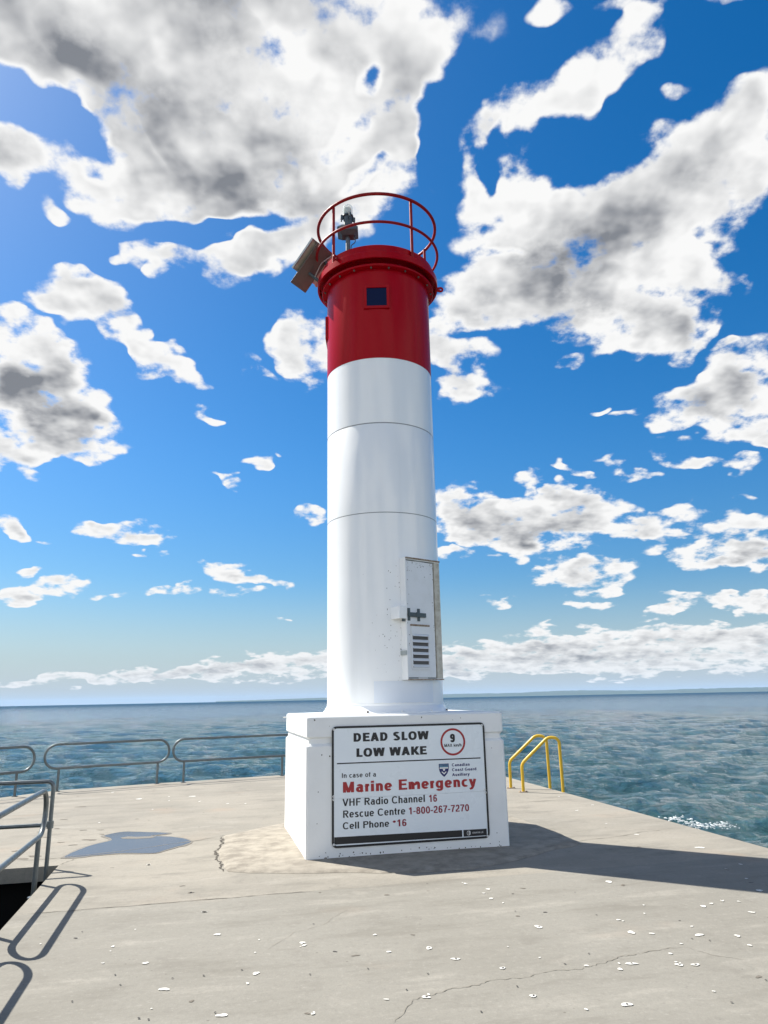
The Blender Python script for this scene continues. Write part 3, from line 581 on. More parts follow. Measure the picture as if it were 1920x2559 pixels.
def pad():
    out = [(-2.05, 9.55), (-1.93, 9.1), (-1.9, 8.65), (-1.83, 8.35), (-1.72, 8.0), (-1.6, 7.66), (-1.33, 7.55), (-1.01, 7.52), (-.4, 7.50), (.2, 7.44), (.77, 7.52), (1.3, 7.92), (1.83, 8.45), (2.13, 8.62), (2.05, 9.28), (1.9, 9.85), (1.65, 10.72), (1.4, 11.6), (.6, 11.9), (-.6, 11.6), (-1.45, 10.4)]
    P = []
    for i in range(len(out)):
        a, b = Vector(out[i]), Vector(out[(i + 1) % len(out)])
        for k in range(4):
            q = a.lerp(b, k / 4); q += Vector((mnoise.noise(Vector((q.x * 5, q.y * 5, 1))), mnoise.noise(Vector((q.x * 5, q.y * 5, 7))))) * .035; P.append(q)
    c = Vector((0, 9.25)); bm = bmesh.new(); rings = []
    for f, z in ((1.0, .002), (.985, .014), (.93, .020), (.80, .026), (.55, .034)):
        rings.append([bm.verts.new((c + (q - c) * f).to_3d() + Vector((0, 0, z))) for q in P])
    for r0, r1 in zip(rings, rings[1:]):
        for i in range(len(P)): bm.faces.new((r0[i], r0[(i + 1) % len(P)], r1[(i + 1) % len(P)], r1[i]))
    bm.faces.new(rings[-1])
    o = obj('concrete_pad', bm, M['pad'], smooth=25)
    tag(o, 'rough raised concrete patch spread round the foot of the pedestal', 'concrete patch', kind='structure')
pad()

def puddle():
    pts = [(-3.53, 8.48), (-3.54, 8.86), (-3.46, 9.2), (-3.37, 9.4), (-3.40, 9.52), (-3.57, 9.74), (-3.45, 9.97), (-3.22, 9.95), (-2.82, 9.85), (-2.84, 9.77), (-2.98, 9.66), (-2.65, 9.54), (-2.36, 9.22), (-2.51, 8.80), (-2.61, 8.60), (-2.97, 8.63), (-3.22, 8.54), (-3.43, 8.46)]
    P = []
    n = len(pts)
    for i in range(n):                                              # Catmull-Rom outline with small wobble
        a, b, c, d_ = (Vector(pts[(i + k - 1) % n]) for k in range(4))
        for k in range(6):
            t = k / 6; q = .5 * ((2 * b) + (c - a) * t + (2 * a - 5 * b + 4 * c - d_) * t * t + (3 * b - a - 3 * c + d_) * t ** 3)
            q += Vector((mnoise.noise(Vector((q.x * 9, q.y * 9, 1))), mnoise.noise(Vector((q.x * 9, q.y * 9, 5))))) * .018; P.append(q)
    def sheet(pts_, z, name, m, parent=None):
        bm = bmesh.new(); vs = [bm.verts.new((q.x, q.y, z)) for q in pts_]
        es = [bm.edges.new((vs[i], vs[(i + 1) % len(vs)])) for i in range(len(vs))]
        bmesh.ops.triangle_fill(bm, edges=es, use_beauty=True)
        for f in bm.faces:
            if f.normal.z < 0: f.normal_flip()
        return obj(name, bm, m, parent, recalc=False)
    o = sheet(P, .0050, 'puddle', M['puddle'])
    c0 = sum(P, Vector((0, 0))) / len(P); rim = []
    for i, q in enumerate(P):
        tn = (P[(i + 1) % len(P)] - P[i - 1]).normalized(); nn = Vector((tn.y, -tn.x))
        if nn.dot(q - c0) < 0 and False: nn = -nn
        rim.append(q - nn * (.035 + .03 * mnoise.noise(Vector((q.x * 4, q.y * 4, 2)))))
    area = sum(P[i].x * P[(i + 1) % len(P)].y - P[(i + 1) % len(P)].x * P[i].y for i in range(len(P)))
    if area > 0: rim = [P[i] * 2 - rim[i] for i in range(len(P))]
    sheet(rim, .0038, 'damp_margin', M['damp'], o)
    isl = [Vector(v) for v in ((-3.32, 9.56), (-3.26, 9.49), (-3.08, 9.47), (-2.93, 9.50), (-2.88, 9.57), (-2.95, 9.63), (-3.12, 9.60), (-3.25, 9.64))]
    sheet(isl, .0062, 'damp_island', M['damp'], o)
    tag(o, 'shallow blue grey puddle lying on the concrete left of the pedestal', 'puddle', kind='structure')
puddle()

def foam():
    bm = bmesh.new(); rs = random.Random(5)
    a, b = Vector((6.31, 17.69)), Vector((7.23, 16.45))
    for i in range(210):
        t = rs.random() ** .8; q = a.lerp(b, t); q += Vector((rs.gauss(0, .10), rs.gauss(0, .085)))
        r = rs.uniform(.007, .024) * (1.2 - .5 * t)
        z = WZ + .10 + .05 * math.sin(t * 9) + rs.uniform(-.03, .06)
        bmesh.ops.create_icosphere(bm, subdivisions=1, radius=r, matrix=Matrix.Translation((q.x, q.y, z)) @ Matrix.Diagonal((rs.uniform(1, 2.2), 1, .55, 1)))
    tag(obj('wave_foam', bm, M['foam'], smooth=60), 'white foam of a small wave breaking beside the pier edge', 'foam', kind='stuff')
foam()

# ------------------------------------------------------------------ pedestal (own axes: x along the front face, y to the back)
PC = Vector((-.03, 9.244, 0)); YAW = .2396; PW, PD = 2.228 / 2, 2.095 / 2
PM = Matrix.Translation(PC) @ Matrix.Rotation(YAW, 4, 'Z')
def pedestal():
    o = empty('lighthouse_pedestal', PC, YAW)
    def rect(bm, rows, cap=False, r=.018):
        rings = []
        for ins, z in rows:
            x, y = PW - ins, PD - ins; q = []
            for sx, sy in ((1, 1), (-1, 1), (-1, -1), (1, -1)):
                for k in ((0, 1) if sx * sy > 0 else (1, 0)):
                    q.append(bm.verts.new((sx * (x - (r if k else 0)), sy * (y - (0 if k else r)), z)))
            rings.append(q)
        for a, b in zip(rings, rings[1:]):
            for i in range(8): bm.faces.new((a[i], a[(i + 1) % 8], b[(i + 1) % 8], b[i]))
        if cap: bm.faces.new(rings[-1])
    def chips(bm, n, zr, seed):
        rs = random.Random(seed)
        for _ in range(n):
            u, z = rs.uniform(-1.05, 1.05), rs.uniform(*zr); s = rs.choice((0, 0, 0, 1)); r = rs.uniform(.0035, .009)
            if s == 0 and -.86 < u < .90 and .1 < z < 1.34: continue
            vs = []
            for k in range(6):
                t = k * math.pi / 3; w_ = u + r * rs.uniform(.6, 1.3) * math.cos(t); zz = z + r * rs.uniform(.6, 1.5) * math.sin(t)
                vs.append(bm.verts.new((w_, -PD - .0015, zz) if s == 0 else (-PW - .0015, w_ * .9, zz)))
            bm.faces.new(vs).material_index = 1
    bm = bmesh.new(); rect(bm, ((0, 0.0), (0, 1.122), (.026, 1.148))); chips(bm, 70, (.04, 1.1), 2); chips(bm, 60, (.02, .075), 5); obj('lower_block', bm, [M['ped'], M['fleck']], o, recalc=False)
    bm = bmesh.new(); rect(bm, ((.026, 1.148), (.026, 1.200))); obj('recessed_band', bm, M['ped'], o, recalc=False)
    bm = bmesh.new(); rect(bm, ((.026, 1.200), (.004, 1.218), (.004, 1.415), (.026, 1.434)), True); chips(bm, 22, (1.23, 1.40), 9); obj('upper_slab', bm, [M['ped'], M['fleck']], o, recalc=False)
    bm = bmesh.new(); tube(bm, [(-PW - .05, PD - .12, 1.385), (-PW + .01, PD - .12, 1.385)], .007, 8); obj('anchor_pin', bm, M['screw'], o)
    tag(o, 'square white painted concrete pedestal carrying the red and white tower', 'pedestal')
pedestal()

# ------------------------------------------------------------------ lettering
# ---- lettering: a small upright sans alphabet drawn as strokes (unit = cap height)
def arc(cx, cy, rx, ry, a0, a1, n=14):
    r = []
    for i in range(n + 1):
        a = math.radians(a0 + (a1 - a0) * i / n)
        c, s = math.cos(a), math.sin(a)
        k = 2 / 2.35
        r.append((cx + rx * math.copysign(abs(c) ** k, c), cy + ry * math.copysign(abs(s) ** k, s)))
    return r
def ribbon(pts, w, closed=False):
    n = len(pts); L = []; Rr = []
    for i in range(n):
        p = Vector(pts[i])
        a = Vector(pts[i - 1]) if (i > 0 or closed) else None
        b = Vector(pts[(i + 1) % n]) if (i < n - 1 or closed) else None
        if a is not None and b is not None:
            d1 = (p - a).normalized(); d2 = (b - p).normalized()
            t = d1 + d2
            t = t.normalized() if t.length > 1e-6 else d1
            nn = Vector((-t.y, t.x)); c = max(.45, nn.dot(Vector((-d1.y, d1.x))))
            o = nn * (w / 2 / c)
        else:
            t = ((p - a) if b is None else (b - p)).normalized(); o = Vector((-t.y, t.x)) * (w / 2)
        L.append(p + o); Rr.append(p - o)
    q = []
    m = n if closed else n - 1
    for i in range(m):
        j = (i + 1) % n
        q.append((L[i], Rr[i], Rr[j], L[j]))
    return q
def slant(x0, y0, x1, y1, w):
    hw = w * math.hypot(x1 - x0, y1 - y0) / abs(y1 - y0) / 2
    return [(Vector((x0 - hw, y0)), Vector((x0 + hw, y0)), Vector((x1 + hw, y1)), Vector((x1 - hw, y1)))]
def glyph(ch, w):
    """advance width and list of strokes, each a list of quads"""
    h = w / 2; X = .73; D = -.27; t = w * .88; g = t / 2
    V = lambda x, y0, y1: ribbon([(x, y0), (x, y1)], w)
    Hh = lambda y, x0, x1: ribbon([(x0, y), (x1, y)], t)
    P = lambda pts: ribbon(pts, w * .95)
    C = lambda pts: ribbon(pts, w * .95, True)
    bowl = lambda x0, x1, y0, y1: C(arc((x0 + x1) / 2, (y0 + y1) / 2, (x1 - x0) / 2, (y1 - y0) / 2, 0, 340, 17))
    e = .08
    if ch == ' ': return .33, []
    if ch == 'D': return .76, [V(e + h, 0, 1), P([(e + w, 1 - g), (.34, 1 - g)] + arc(.34, .5, .34 - h + .02, .5 - g, 90, -90)[1:] + [(e + w, g)])]
    if ch == 'E': return .68, [V(e + h, 0, 1), Hh(1 - g, e + w, .63), Hh(.52, e + w, .59), Hh(g, e + w, .65)]
    if ch == 'F': return .62, [V(e + h, 0, 1), Hh(1 - g, e + w, .6), Hh(.5, e + w, .54)]
    if ch == 'L': return .6, [V(e + h, 0, 1), Hh(g, e + w, .57)]
    if ch == 'H': return .76, [V(e + h, 0, 1), V(.68 - h, 0, 1), Hh(.53, e + w, .68 - w)]
    if ch == 'I': return w + 2 * e, [V(e + h, 0, 1)]
    if ch == 'A': return .74, [slant(h + .02, 0, .37, 1, w), slant(.72 - h, 0, .37, 1, w), Hh(.28, .2, .54)]
    if ch == 'V': return .7, [slant(h + .01, 1, .35, 0, w), slant(.69 - h, 1, .35, 0, w)]
    if ch == 'W': return 1.0, [slant(h + .02, 1, .27, 0, w), slant(.5, 1, .27, 0, w), slant(.5, 1, .73, 0, w), slant(.98 - h, 1, .73, 0, w)]
    if ch == 'M': return .88, [V(e + h, 0, 1), V(.8 - h, 0, 1), slant(e + h + .02, 1, .44, 0, w * .95), slant(.78 - h, 1, .44, 0, w * .95)]
    if ch == 'N': return .76, [V(e + h, 0, 1), V(.68 - h, 0, 1), slant(e + h + .02, 1, .66 - h, 0, w)]
    if ch == 'K': return .74, [V(e + h, 0, 1), slant(e + w, .34, .62, 1, w), slant(.34, .55, .66, 0, w)]
    if ch == 'X': return .7, [slant(h + .03, 0, .67 - h, 1, w), slant(.67 - h, 0, h + .03, 1, w)]
    if ch in 'PR':
        r = [V(e + h, 0, 1), P([(e + w, 1 - g), (.42, 1 - g)] + arc(.42, .73, .24 - h + .02, .27 - g, 90, -90)[1:] + [(e + w, .46 + g)])]
        if ch == 'R': r.append(slant(.4, .46, .68 - h * .8, 0, w))
        return (.74 if ch == 'R' else .69), r
    if ch == 'O': return .8, [C(arc(.4, .5, .36 - h, .51 - g, 0, 345, 23))]
    if ch == 'C': return .75, [P(arc(.4, .5, .36 - h, .51 - g, 42, 318, 20))]
    if ch == 'G': return .8, [P(arc(.4, .5, .36 - h, .51 - g, 45, 335, 20)), Hh(.44, .42, .76), V(.76 - h, .08, .44)]
    if ch == 'S': return .7, [P(arc(.35, .745, .28 - h, .265 - g, 25, 268, 14) + arc(.35, .26, .3 - h, .27 - g, 88, -158, 14)[1:])]
    # digits, all .58 wide
    if ch in '09': pass
    if ch == '0': return .6, [C(arc(.3, .5, .26 - h, .51 - g, 0, 345, 20))]
    if ch == '1': return .6, [V(.36, 0, 1), P([(.12, .74), (.25, .8), (.33, .95)])]
    if ch == '2': return .6, [P(arc(.3, .72, .24 - h, .29 - g, 175, -25, 12) + [(.42, .5), (.18, .26), (.09, t)]), Hh(g, .05, .55)]
    if ch == '6': return .6, [bowl(.05 + h, .55 - h, g - .01, .62 - g), P([(.05 + h, .33)] + arc(.31, .5, .26 - h, .51 - g, 180, 35, 12)[1:])]
    if ch == '9': return .6, [bowl(.05 + h, .55 - h, .38 + g, 1.01 - g), P([(.55 - h, .67)] + arc(.29, .5, .26 - h, .51 - g, 0, -145, 12)[1:])]
    if ch == '7': return .6, [Hh(1 - g, .05, .55), P([(.5, 1 - t), (.36, .62), (.27, .3), (.24, 0)])]
    if ch == '8': return .6, [bowl(.07 + h, .53 - h, .53 + g * .2, 1.01 - g), bowl(.04 + h, .56 - h, g - .01, .53)]
    if ch == '-': return .36, [Hh(.38, .04, .32)]
    if ch == '/': return .32, [slant(.03, 0, .29, 1, w)]
    if ch == '*': return .44, [ribbon([(.22 - .17 * math.cos(a), .72 - .17 * math.sin(a)), (.22 + .17 * math.cos(a), .72 + .17 * math.sin(a))], w * .8) for a in (math.pi / 2, math.pi / 6, -math.pi / 6)]
    # lower case
    q = .06
    if ch == 'i': return w + 2 * q, [V(q + h, 0, X), V(q + h, 1 - w * .95, 1)]
    if ch == 'l': return w + 2 * q, [V(q + h, 0, 1)]
    if ch == 'n': return .58, [V(q + h, 0, X), P([(q + h, .36)] + arc(.3, .42, .23 - h, .32 - g, 170, 0, 10) + [(.53 - h, 0)])]
    if ch == 'h': return .58, [V(q + h, 0, 1), P([(q + h, .36)] + arc(.3, .42, .23 - h, .32 - g, 170, 0, 10) + [(.53 - h, 0)])]
    if ch == 'u': return .58, [V(.53 - h, 0, X), P([(q + h, X)] + arc(.29, .31, .23 - h, .32 - g, 180, 350, 10))]
    if ch == 'r': return .38, [V(q + h, 0, X), P([(q + h, .4), (q + h + .04, .56)] + arc(.34, .4, .2, .33 - g, 140, 92, 5))]
    if ch == 'm': return .88, [V(q + h, 0, X), P([(q + h, .4)] + arc(.27, .45, .2 - h, .29 - g, 170, 0, 9) + [(.47 - h, 0)]), P([(.47 - h, .4)] + arc(.64, .45, .2 - h, .29 - g, 170, 0, 9) + [(.84 - h, 0)])]
    if ch == 'o': return .6, [bowl(.04 + h, .56 - h, g - .01, X + .01 - g)]
    if ch == 'c': return .55, [P(arc(.3, X / 2, .26 - h, X / 2 + .01 - g, 48, 312, 14))]
    if ch == 'e': return .59, [P(arc(.3, X / 2, .26 - h, X / 2 + .01 - g, 0, 318, 16)), Hh(X / 2 - .01, .04 + w, .56 - h)]
    if ch == 'd': return .62, [V(.56 - h, 0, 1), bowl(.04 + h, .56 - h, g - .01, X + .01 - g)]
    if ch == 'g': return .62, [V(.56 - h, .0, X), bowl(.04 + h, .56 - h, g + .01, X + .01 - g), P([(.56 - h, .06)] + arc(.3, .0, .26 - h, .27 - g, 0, -155, 10))]
    if ch == 'a': return .58, [P(arc(.29, .52, .22 - h, .22 - g, 160, 0, 10) + [(.51 - h, .1), (.53 - h * .6, 0)]), bowl(.04 + h, .51 - h, g - .01, .44 - g * .2)]
    if ch == 's': return .54, [P(arc(.27, .55, .22 - h, .19 - g, 25, 268, 11) + arc(.27, .19, .23 - h, .2 - g, 88, -158, 11)[1:])]
    if ch == 't': return .36, [P([(.17, .94), (.17, .2)] + arc(.3, .18, .13, .18 - g, 190, 270, 6)), Hh(X - g, .02, .33)]
    if ch == 'f': return .36, [P([(.17, 0), (.17, .78)] + arc(.3, .8, .13, .2 - g, 170, 90, 6)), Hh(X - g, .02, .33)]
    if ch == 'x': return .54, [slant(h + .02, 0, .52 - h, X, w), slant(.52 - h, 0, h + .02, X, w)]
    if ch == 'y': return .55, [slant(h + .01, X, .275, .02, w), P([(.54 - h, X), (.29, .02), (.2, -.17), (.06, -.24)])]
    if ch == 'k': return .56, [V(q + h, 0, 1), slant(q + w, .25, .48, X, w), slant(.26, .44, .52, 0, w)]
    return .5, []
def text_bm(bm, s, x, y, cap, width, weight, z, mi=0):
    """letters on the plane (x right, y up, z out) fitted to a given width"""
    adv = sum(glyph(c, weight)[0] for c in s)
    sx = width / (adv * cap) if width else 1.0
    k = 0
    for c in s:
        a, strokes = glyph(c, weight)
        for st in strokes:
            dz = z + .00012 * (k % 6); k += 1
            for quad in st:
                vs = [bm.verts.new((x + p.x * cap * sx, y + p.y * cap, dz)) for p in quad]
                try:
                    f = bm.faces.new(vs); f.material_index = mi
                except ValueError: pass
        x += a * cap * sx
    return x


def sign():
    o = empty('warning_sign', PM @ Vector((0, -PD - .001, .128)), YAW)
    zo = .128; L, Rr, T, B = -.842, .877, 1.318 - zo, .125 - zo
    X = Matrix.Rotation(math.pi / 2, 4, 'X')                       # drawing plane (x, y, out) to upright, facing the viewer
    def fin(name, bm, m, parent=o):
        for v in bm.verts: v.co = X @ v.co
        bmesh.ops.recalc_face_normals(bm, faces=bm.faces[:])
        return obj(name, bm, m, parent, recalc=False)
    def rrect(x0, x1, y0, y1, r, n=6):
        p = []
        for cx, cy, a in ((x1 - r, y1 - r, 0), (x0 + r, y1 - r, 90), (x0 + r, y0 + r, 180), (x1 - r, y0 + r, 270)):
            for k in range(n + 1): p.append((cx + r * math.cos(rad(a + 90 * k / n)), cy + r * math.sin(rad(a + 90 * k / n))))
        return p
    def slab(bm, pts, z0, z1, mi=0):
        lo = [bm.verts.new((x, y, z0)) for x, y in pts]; hi = [bm.verts.new((x, y, z1)) for x, y in pts]; n = len(pts)
        bm.faces.new(hi).material_index = mi
        for i in range(n): bm.faces.new((lo[i], lo[(i + 1) % n], hi[(i + 1) % n], hi[i])).material_index = mi
    ym = .597 - zo
    bm = bmesh.new(); slab(bm, rrect(L, Rr, ym + .001, T, .05)[:14] + [(L, ym + .001), (Rr, ym + .001)], 0.0, .0080); fin('upper_panel', bm, M['sign'])
    bm = bmesh.new(); slab(bm, [(Rr, ym - .001), (L, ym - .001)] + rrect(L, Rr, B, ym, .05)[14:], 0.0, .0072); fin('lower_panel', bm, M['sign'])
    bm = bmesh.new(); a, b = rrect(L - .004, Rr + .004, B - .004, T + .004, .052), rrect(L + .018, Rr - .018, B + .018, T - .018, .034)
    va = [bm.verts.new((x, y, .0098)) for x, y in a]; vb = [bm.verts.new((x, y, .0098)) for x, y in b]; vc = [bm.verts.new((x, y, 0)) for x, y in a]
    for i in range(len(a)):
        j = (i + 1) % len(a); bm.faces.new((va[i], va[j], vb[j], vb[i])); bm.faces.new((vc[i], vc[j], va[j], va[i]))
    fin('border', bm, M['black'])
    def words(s, x0, x1, y, cap, w, m, z=.0092, name='lettering'):
        bm = bmesh.new(); text_bm(bm, s, x0, y - zo, cap, x1 - x0, w, z); return fin(name, bm, m)
    words('DEAD SLOW', -.622, .232, 1.159, .088, .238, M['black'])
    words('LOW WAKE', -.592, .205, 1.003, .087, .238, M['black'])
    words('In case of a', -.745, -.368, .799, .047, .16, M['black'])
    words('Marine Emergency', -.742, .758, .653, .105, .205, M['signred'])
    words('VHF Radio Channel', -.736, .168, .521, .071, .165, M['black'], .0086); words('16', .200, .303, .517, .071, .175, M['signred2'], .0086)
    words('Rescue Centre', -.736, -.055, .408, .070, .165, M['black'], .0086); words('1-800-267-7270', -.028, .662, .404, .070, .175, M['signred2'], .0086)
    words('Cell Phone', -.736, -.234, .297, .066, .165, M['black'], .0086); words('*16', -.202, -.043, .293, .068, .175, M['signred2'], .0086)
    for s, x1, y in (('Canadian', .690, .868), ('Coast Guard', .765, .818), ('Auxiliary', .683, .767)): words(s, .479, x1, y, .030, .19, M['navy'])
    bm = bmesh.new(); slab(bm, [(-.792, .938 - zo), (.818, .938 - zo), (.818, .950 - zo), (-.792, .950 - zo)], .0083, .0092); fin('rule', bm, M['black'])
    # speed limit roundel
    cx, cy, r0, r1 = .504, 1.124 - zo, .144, .122; bm = bmesh.new(); n = 48
    A = [bm.verts.new((cx + r0 * math.cos(2 * math.pi * k / n), cy + r0 * math.sin(2 * math.pi * k / n), .0092)) for k in range(n)]
    Bq = [bm.verts.new((cx + r1 * math.cos(2 * math.pi * k / n), cy + r1 * math.sin(2 * math.pi * k / n), .0092)) for k in range(n)]
    for k in range(n): bm.faces.new((A[k], A[(k + 1) % n], Bq[(k + 1) % n], Bq[k]))
    rd = fin('speed_roundel', bm, M['signred'])
    bm = bmesh.new(); text_bm(bm, '9', .466, 1.120 - zo, .087, .070, .23, .0092); fin('numeral', bm, M['black'], rd)
    bm = bmesh.new(); text_bm(bm, 'MAX km/h', .401, 1.073 - zo, .031, .204, .165, .0092); fin('lettering', bm, M['black'], rd)
    # shield
    def shield(k=1.0, y0=.900):
        p = [(.332, .900), (.445, .900), (.446, .855), (.440, .825), (.425, .797), (.406, .777), (.389, .764), (.371, .777), (.352, .797), (.337, .825), (.331, .855)]
        c = (.389, .84); return [(c[0] + (x - c[0]) * k, c[1] + (y - c[1]) * k - zo) for x, y in p]
    bm = bmesh.new(); slab(bm, shield(), .0083, .0090); cr = fin('crest', bm, M['navy'])
    bm = bmesh.new(); slab(bm, [(x, y) for x, y in ((.341, .893 - zo), (.437, .893 - zo), (.437, .852 - zo), (.341, .852 - zo))], .0090, .0094); fin('crest_field', bm, M['teal'], cr)
    bm = bmesh.new(); slab(bm, [(.340, .862 - zo), (.438, .862 - zo), (.438, .849 - zo), (.340, .849 - zo)], .0094, .0098); fin('crest_wave', bm, M['screw'], cr)
    bm = bmesh.new(); text_bm(bm, 'COMAND', .346, .877 - zo, .012, .086, .2, .0096); fin('crest_motto', bm, M['navy'], cr)
    bm = bmesh.new()
    for s in (-1, 1):
        slab(bm, [(.389, .803 - zo), (.389 + s * .024, .822 - zo), (.389 + s * .027, .812 - zo), (.389, .788 - zo)][::s], .0090, .0095)
    slab(bm, [(.375, .846 - zo), (.403, .846 - zo), (.397, .826 - zo), (.381, .826 - zo)], .0090, .0094)
    fin('crest_emblem', bm, M['screw'], cr)
    # footer
    bm = bmesh.new(); slab(bm, [(-.822, .156 - zo), (.568, .150 - zo), (.568, .217 - zo), (-.822, .226 - zo)], .0073, .0082); fin('footer_bar', bm, M['black'])
    bm = bmesh.new(); slab(bm, [(.582, .150 - zo), (.848, .149 - zo), (.848, .216 - zo), (.582, .217 - zo)], .0073, .0082); ft = fin('footer_bar', bm, M['black'])
    bm = bmesh.new(); text_bm(bm, 'OAKVILLE', .682, .176 - zo, .0155, .128, .12, .0086); fin('lettering', bm, M['screw'], ft)
    bm = bmesh.new()
    for qd in ribbon(arc(.642, .184 - zo, .019, .021, 0, 345, 20), .004, True) + ribbon(arc(.652, .184 - zo, .009, .020, 90, 270, 8), .004) + ribbon(arc(.645, .184 - zo, .008, .014, 90, -90, 8), .005):
        bm.faces.new([bm.verts.new((q.x, q.y, .0087 + .0002 * random.random())) for q in qd])
    fin('footer_logo', bm, M['screw'], ft)
    for x, y in ((-.826, 1.292), (.854, 1.291), (.855, .143), (-.826, .155), (-.829, .620), (-.829, .590), (.851, .614), (.856, .583)):
        bm = bmesh.new(); bmesh.ops.create_cone(bm, cap_ends=True, segments=14, radius1=.0125, radius2=.009, depth=.006, matrix=Matrix.Translation((x, y - zo, .0118)))
        bmesh.ops.create_cone(bm, cap_ends=True, segments=8, radius1=.004, radius2=.003, depth=.003, matrix=Matrix.Translation((x, y - zo, .0160)))
        for f in bm.faces:
            if f.calc_center_median().z > .0149: f.material_index = 1
        fin('screw', bm, [M['screw'], M['speck']])
    tag(o, 'white DEAD SLOW LOW WAKE notice board screwed to the pedestal front', 'sign')
sign()

# ------------------------------------------------------------------ tower
def ruff(bm, poly, mi): bm.faces.new([bm.verts.new(p) for p in poly]).material_index = mi
def tower():
    o = empty('lighthouse_tower', (PC.x, PC.y, 1.434))
    Z0 = 1.434; R = .719
    def fin(name, bm, m, parent=o, smooth=30, recalc=True, dz=True):
        if dz:
            for v in bm.verts: v.co.z -= Z0
        return obj(name, bm, m, parent, smooth, recalc)
    bm = bmesh.new()
    pr = [(R, 1.53), (R, 3.800)]; mi = [0]
    for z in (3.806, 4.976):
        pr += [(R - .003, z - .003), (R - .003, z + .002), (R, z + .005)]; mi += [1, 1, 1]
        pr += [(R, (4.966 if z < 4 else 5.87))]; mi += [0]
    lathe(bm, pr, 128, mis=mi)
    rs = random.Random(4)
    for _ in range(110):                                            # chips and rust pricks gathered round the door
        a = rad(-90 + rs.gauss(12, 11)); z = rs.uniform(1.75, 3.15); r = rs.uniform(.0022, .0052)
        if _ > 70: a = rad(-90 + rs.gauss(22, 5))
        c, s = math.cos(a), math.sin(a); q = []
        for k in range(6):
            t = k * math.pi / 3; u, w = r * rs.uniform(.5, 1.2) * math.cos(t), r * rs.uniform(.6, 1.9) * math.sin(t)
            q.append((c * (R + .0015) - s * u, s * (R + .0015) + c * u, z + w))
        ruff(bm, q, 2)
    fin('white_shaft', bm, [M['white'], M['joint'], M['fleck']])
    bm = bmesh.new(); lathe(bm, [(.775, 1.4345), (.775, 1.446), (.765, 1.452), (.732, 1.508), (R + .004, 1.522), (R + .004, 1.545), (R, 1.548)], 96)
    bf = fin('base_flange', bm, M['white'])
    for k in range(12):
        a = rad(15 + 30 * k); bm = bmesh.new(); bmesh.ops.create_cone(bm, cap_ends=True, segments=6, radius1=.013, radius2=.012, depth=.022, matrix=Matrix.Translation((.768 * math.cos(a), .768 * math.sin(a), 1.456)))
        fin('anchor_bolt', bm, M['fleck'] if k % 3 == 2 else M['screw'], bf, None)
    # repainted area under the door: a thin skin following the wall
    bm = bmesh.new(); nc = 40; lo = []; hi = []
    for k in range(nc + 1):
        a = rad(-100 + 62 * k / nc); w = .006 * mnoise.noise(Vector((k * .9, 3, 0)))
        e0 = .016 * mnoise.noise(Vector((k * .7, 8, 0)))
        rr = R + .0025
        lo.append(bm.verts.new((rr * math.cos(a), rr * math.sin(a), 1.55 + abs(e0) * .6))); hi.append(bm.verts.new((rr * math.cos(a), rr * math.sin(a), 1.795 + w)))
    for k in range(nc): bm.faces.new((lo[k], lo[k + 1], hi[k + 1], hi[k]))
    fin('repainted_patch', bm, M['white_patch'], smooth=60)
    # ---- door box, standing out of the wall
    ph = rad(39.5); DU = Vector((math.cos(ph), math.sin(ph), 0)); DN = Vector((math.sin(ph), -math.cos(ph), 0))
    DM = Matrix(((DU.x, DN.x, 0, 0), (DU.y, DN.y, 0, 0), (0, 0, 1, 0), (0, 0, 0, 1)))   # local: x = along door, y = out, z = up
    bm = bmesh.new(); f = .760
    box(bm, -.280, -.268, .50, f, 1.806, 3.235, M=DM); box(bm, -.268, .280, .50, f, 3.212, 3.235, M=DM); box(bm, -.268, .280, .50, f, 1.806, 1.818, M=DM)
    df = fin('door_frame', bm, M['white'], smooth=None)
    bm = bmesh.new(); box(bm, .192, .280, .50, f - .001, 1.818, 3.212, M=DM); fin('jamb', bm, M['jamb'], df, None)
    bm = bmesh.new()
    for u0, u1, z0, z1 in ((-.272, .284, 3.222, 3.239), (-.272, .284, 1.800, 1.812)): box(bm, u0, u1, f, f + .012, z0, z1, M=DM)
    fin('rusty_lip', bm, M['rust'], df, None)
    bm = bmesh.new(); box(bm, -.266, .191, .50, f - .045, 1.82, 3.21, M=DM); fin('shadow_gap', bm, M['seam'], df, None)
    bm = bmesh.new(); box(bm, -.266, .178, f - .04, f - .010, 1.830, 3.200, M=DM, bev=.002)
    rs = random.Random(11)
    for _ in range(60):
        e = rs.random(); u = rs.uniform(-.25, .17) if e < .5 else rs.choice((rs.uniform(.13, .176), rs.uniform(-.26, -.22))); z = (3.195 - abs(rs.gauss(0, .05))) if e < .5 else rs.uniform(1.85, 3.18)
        r = rs.uniform(.002, .006)
        ruff(bm, [DM @ Vector((u + r * rs.uniform(.5, 1.3) * math.cos(k * 1.047), f - .0085, z + r * rs.uniform(.6, 1.6) * math.sin(k * 1.047))) for k in range(6)], 1)
    dl = fin('door', bm, [M['doorpaint'], M['fleck']], smooth=None)
    tag(dl, label='narrow white access door with a louvred vent and grey hasp')
    g = f - .010
    bm = bmesh.new(); box(bm, -.207, .074, g - .002, g + .0015, 1.922, 2.436, M=DM, mi=1)
    for u0, u1, z0, z1 in ((-.209, -.193, 1.920, 2.438), (.060, .076, 1.920, 2.438), (-.193, .060, 2.330, 2.420), (-.193, .060, 1.920, 1.945)): box(bm, u0, u1, g, g + .014, z0, z1, M=DM)
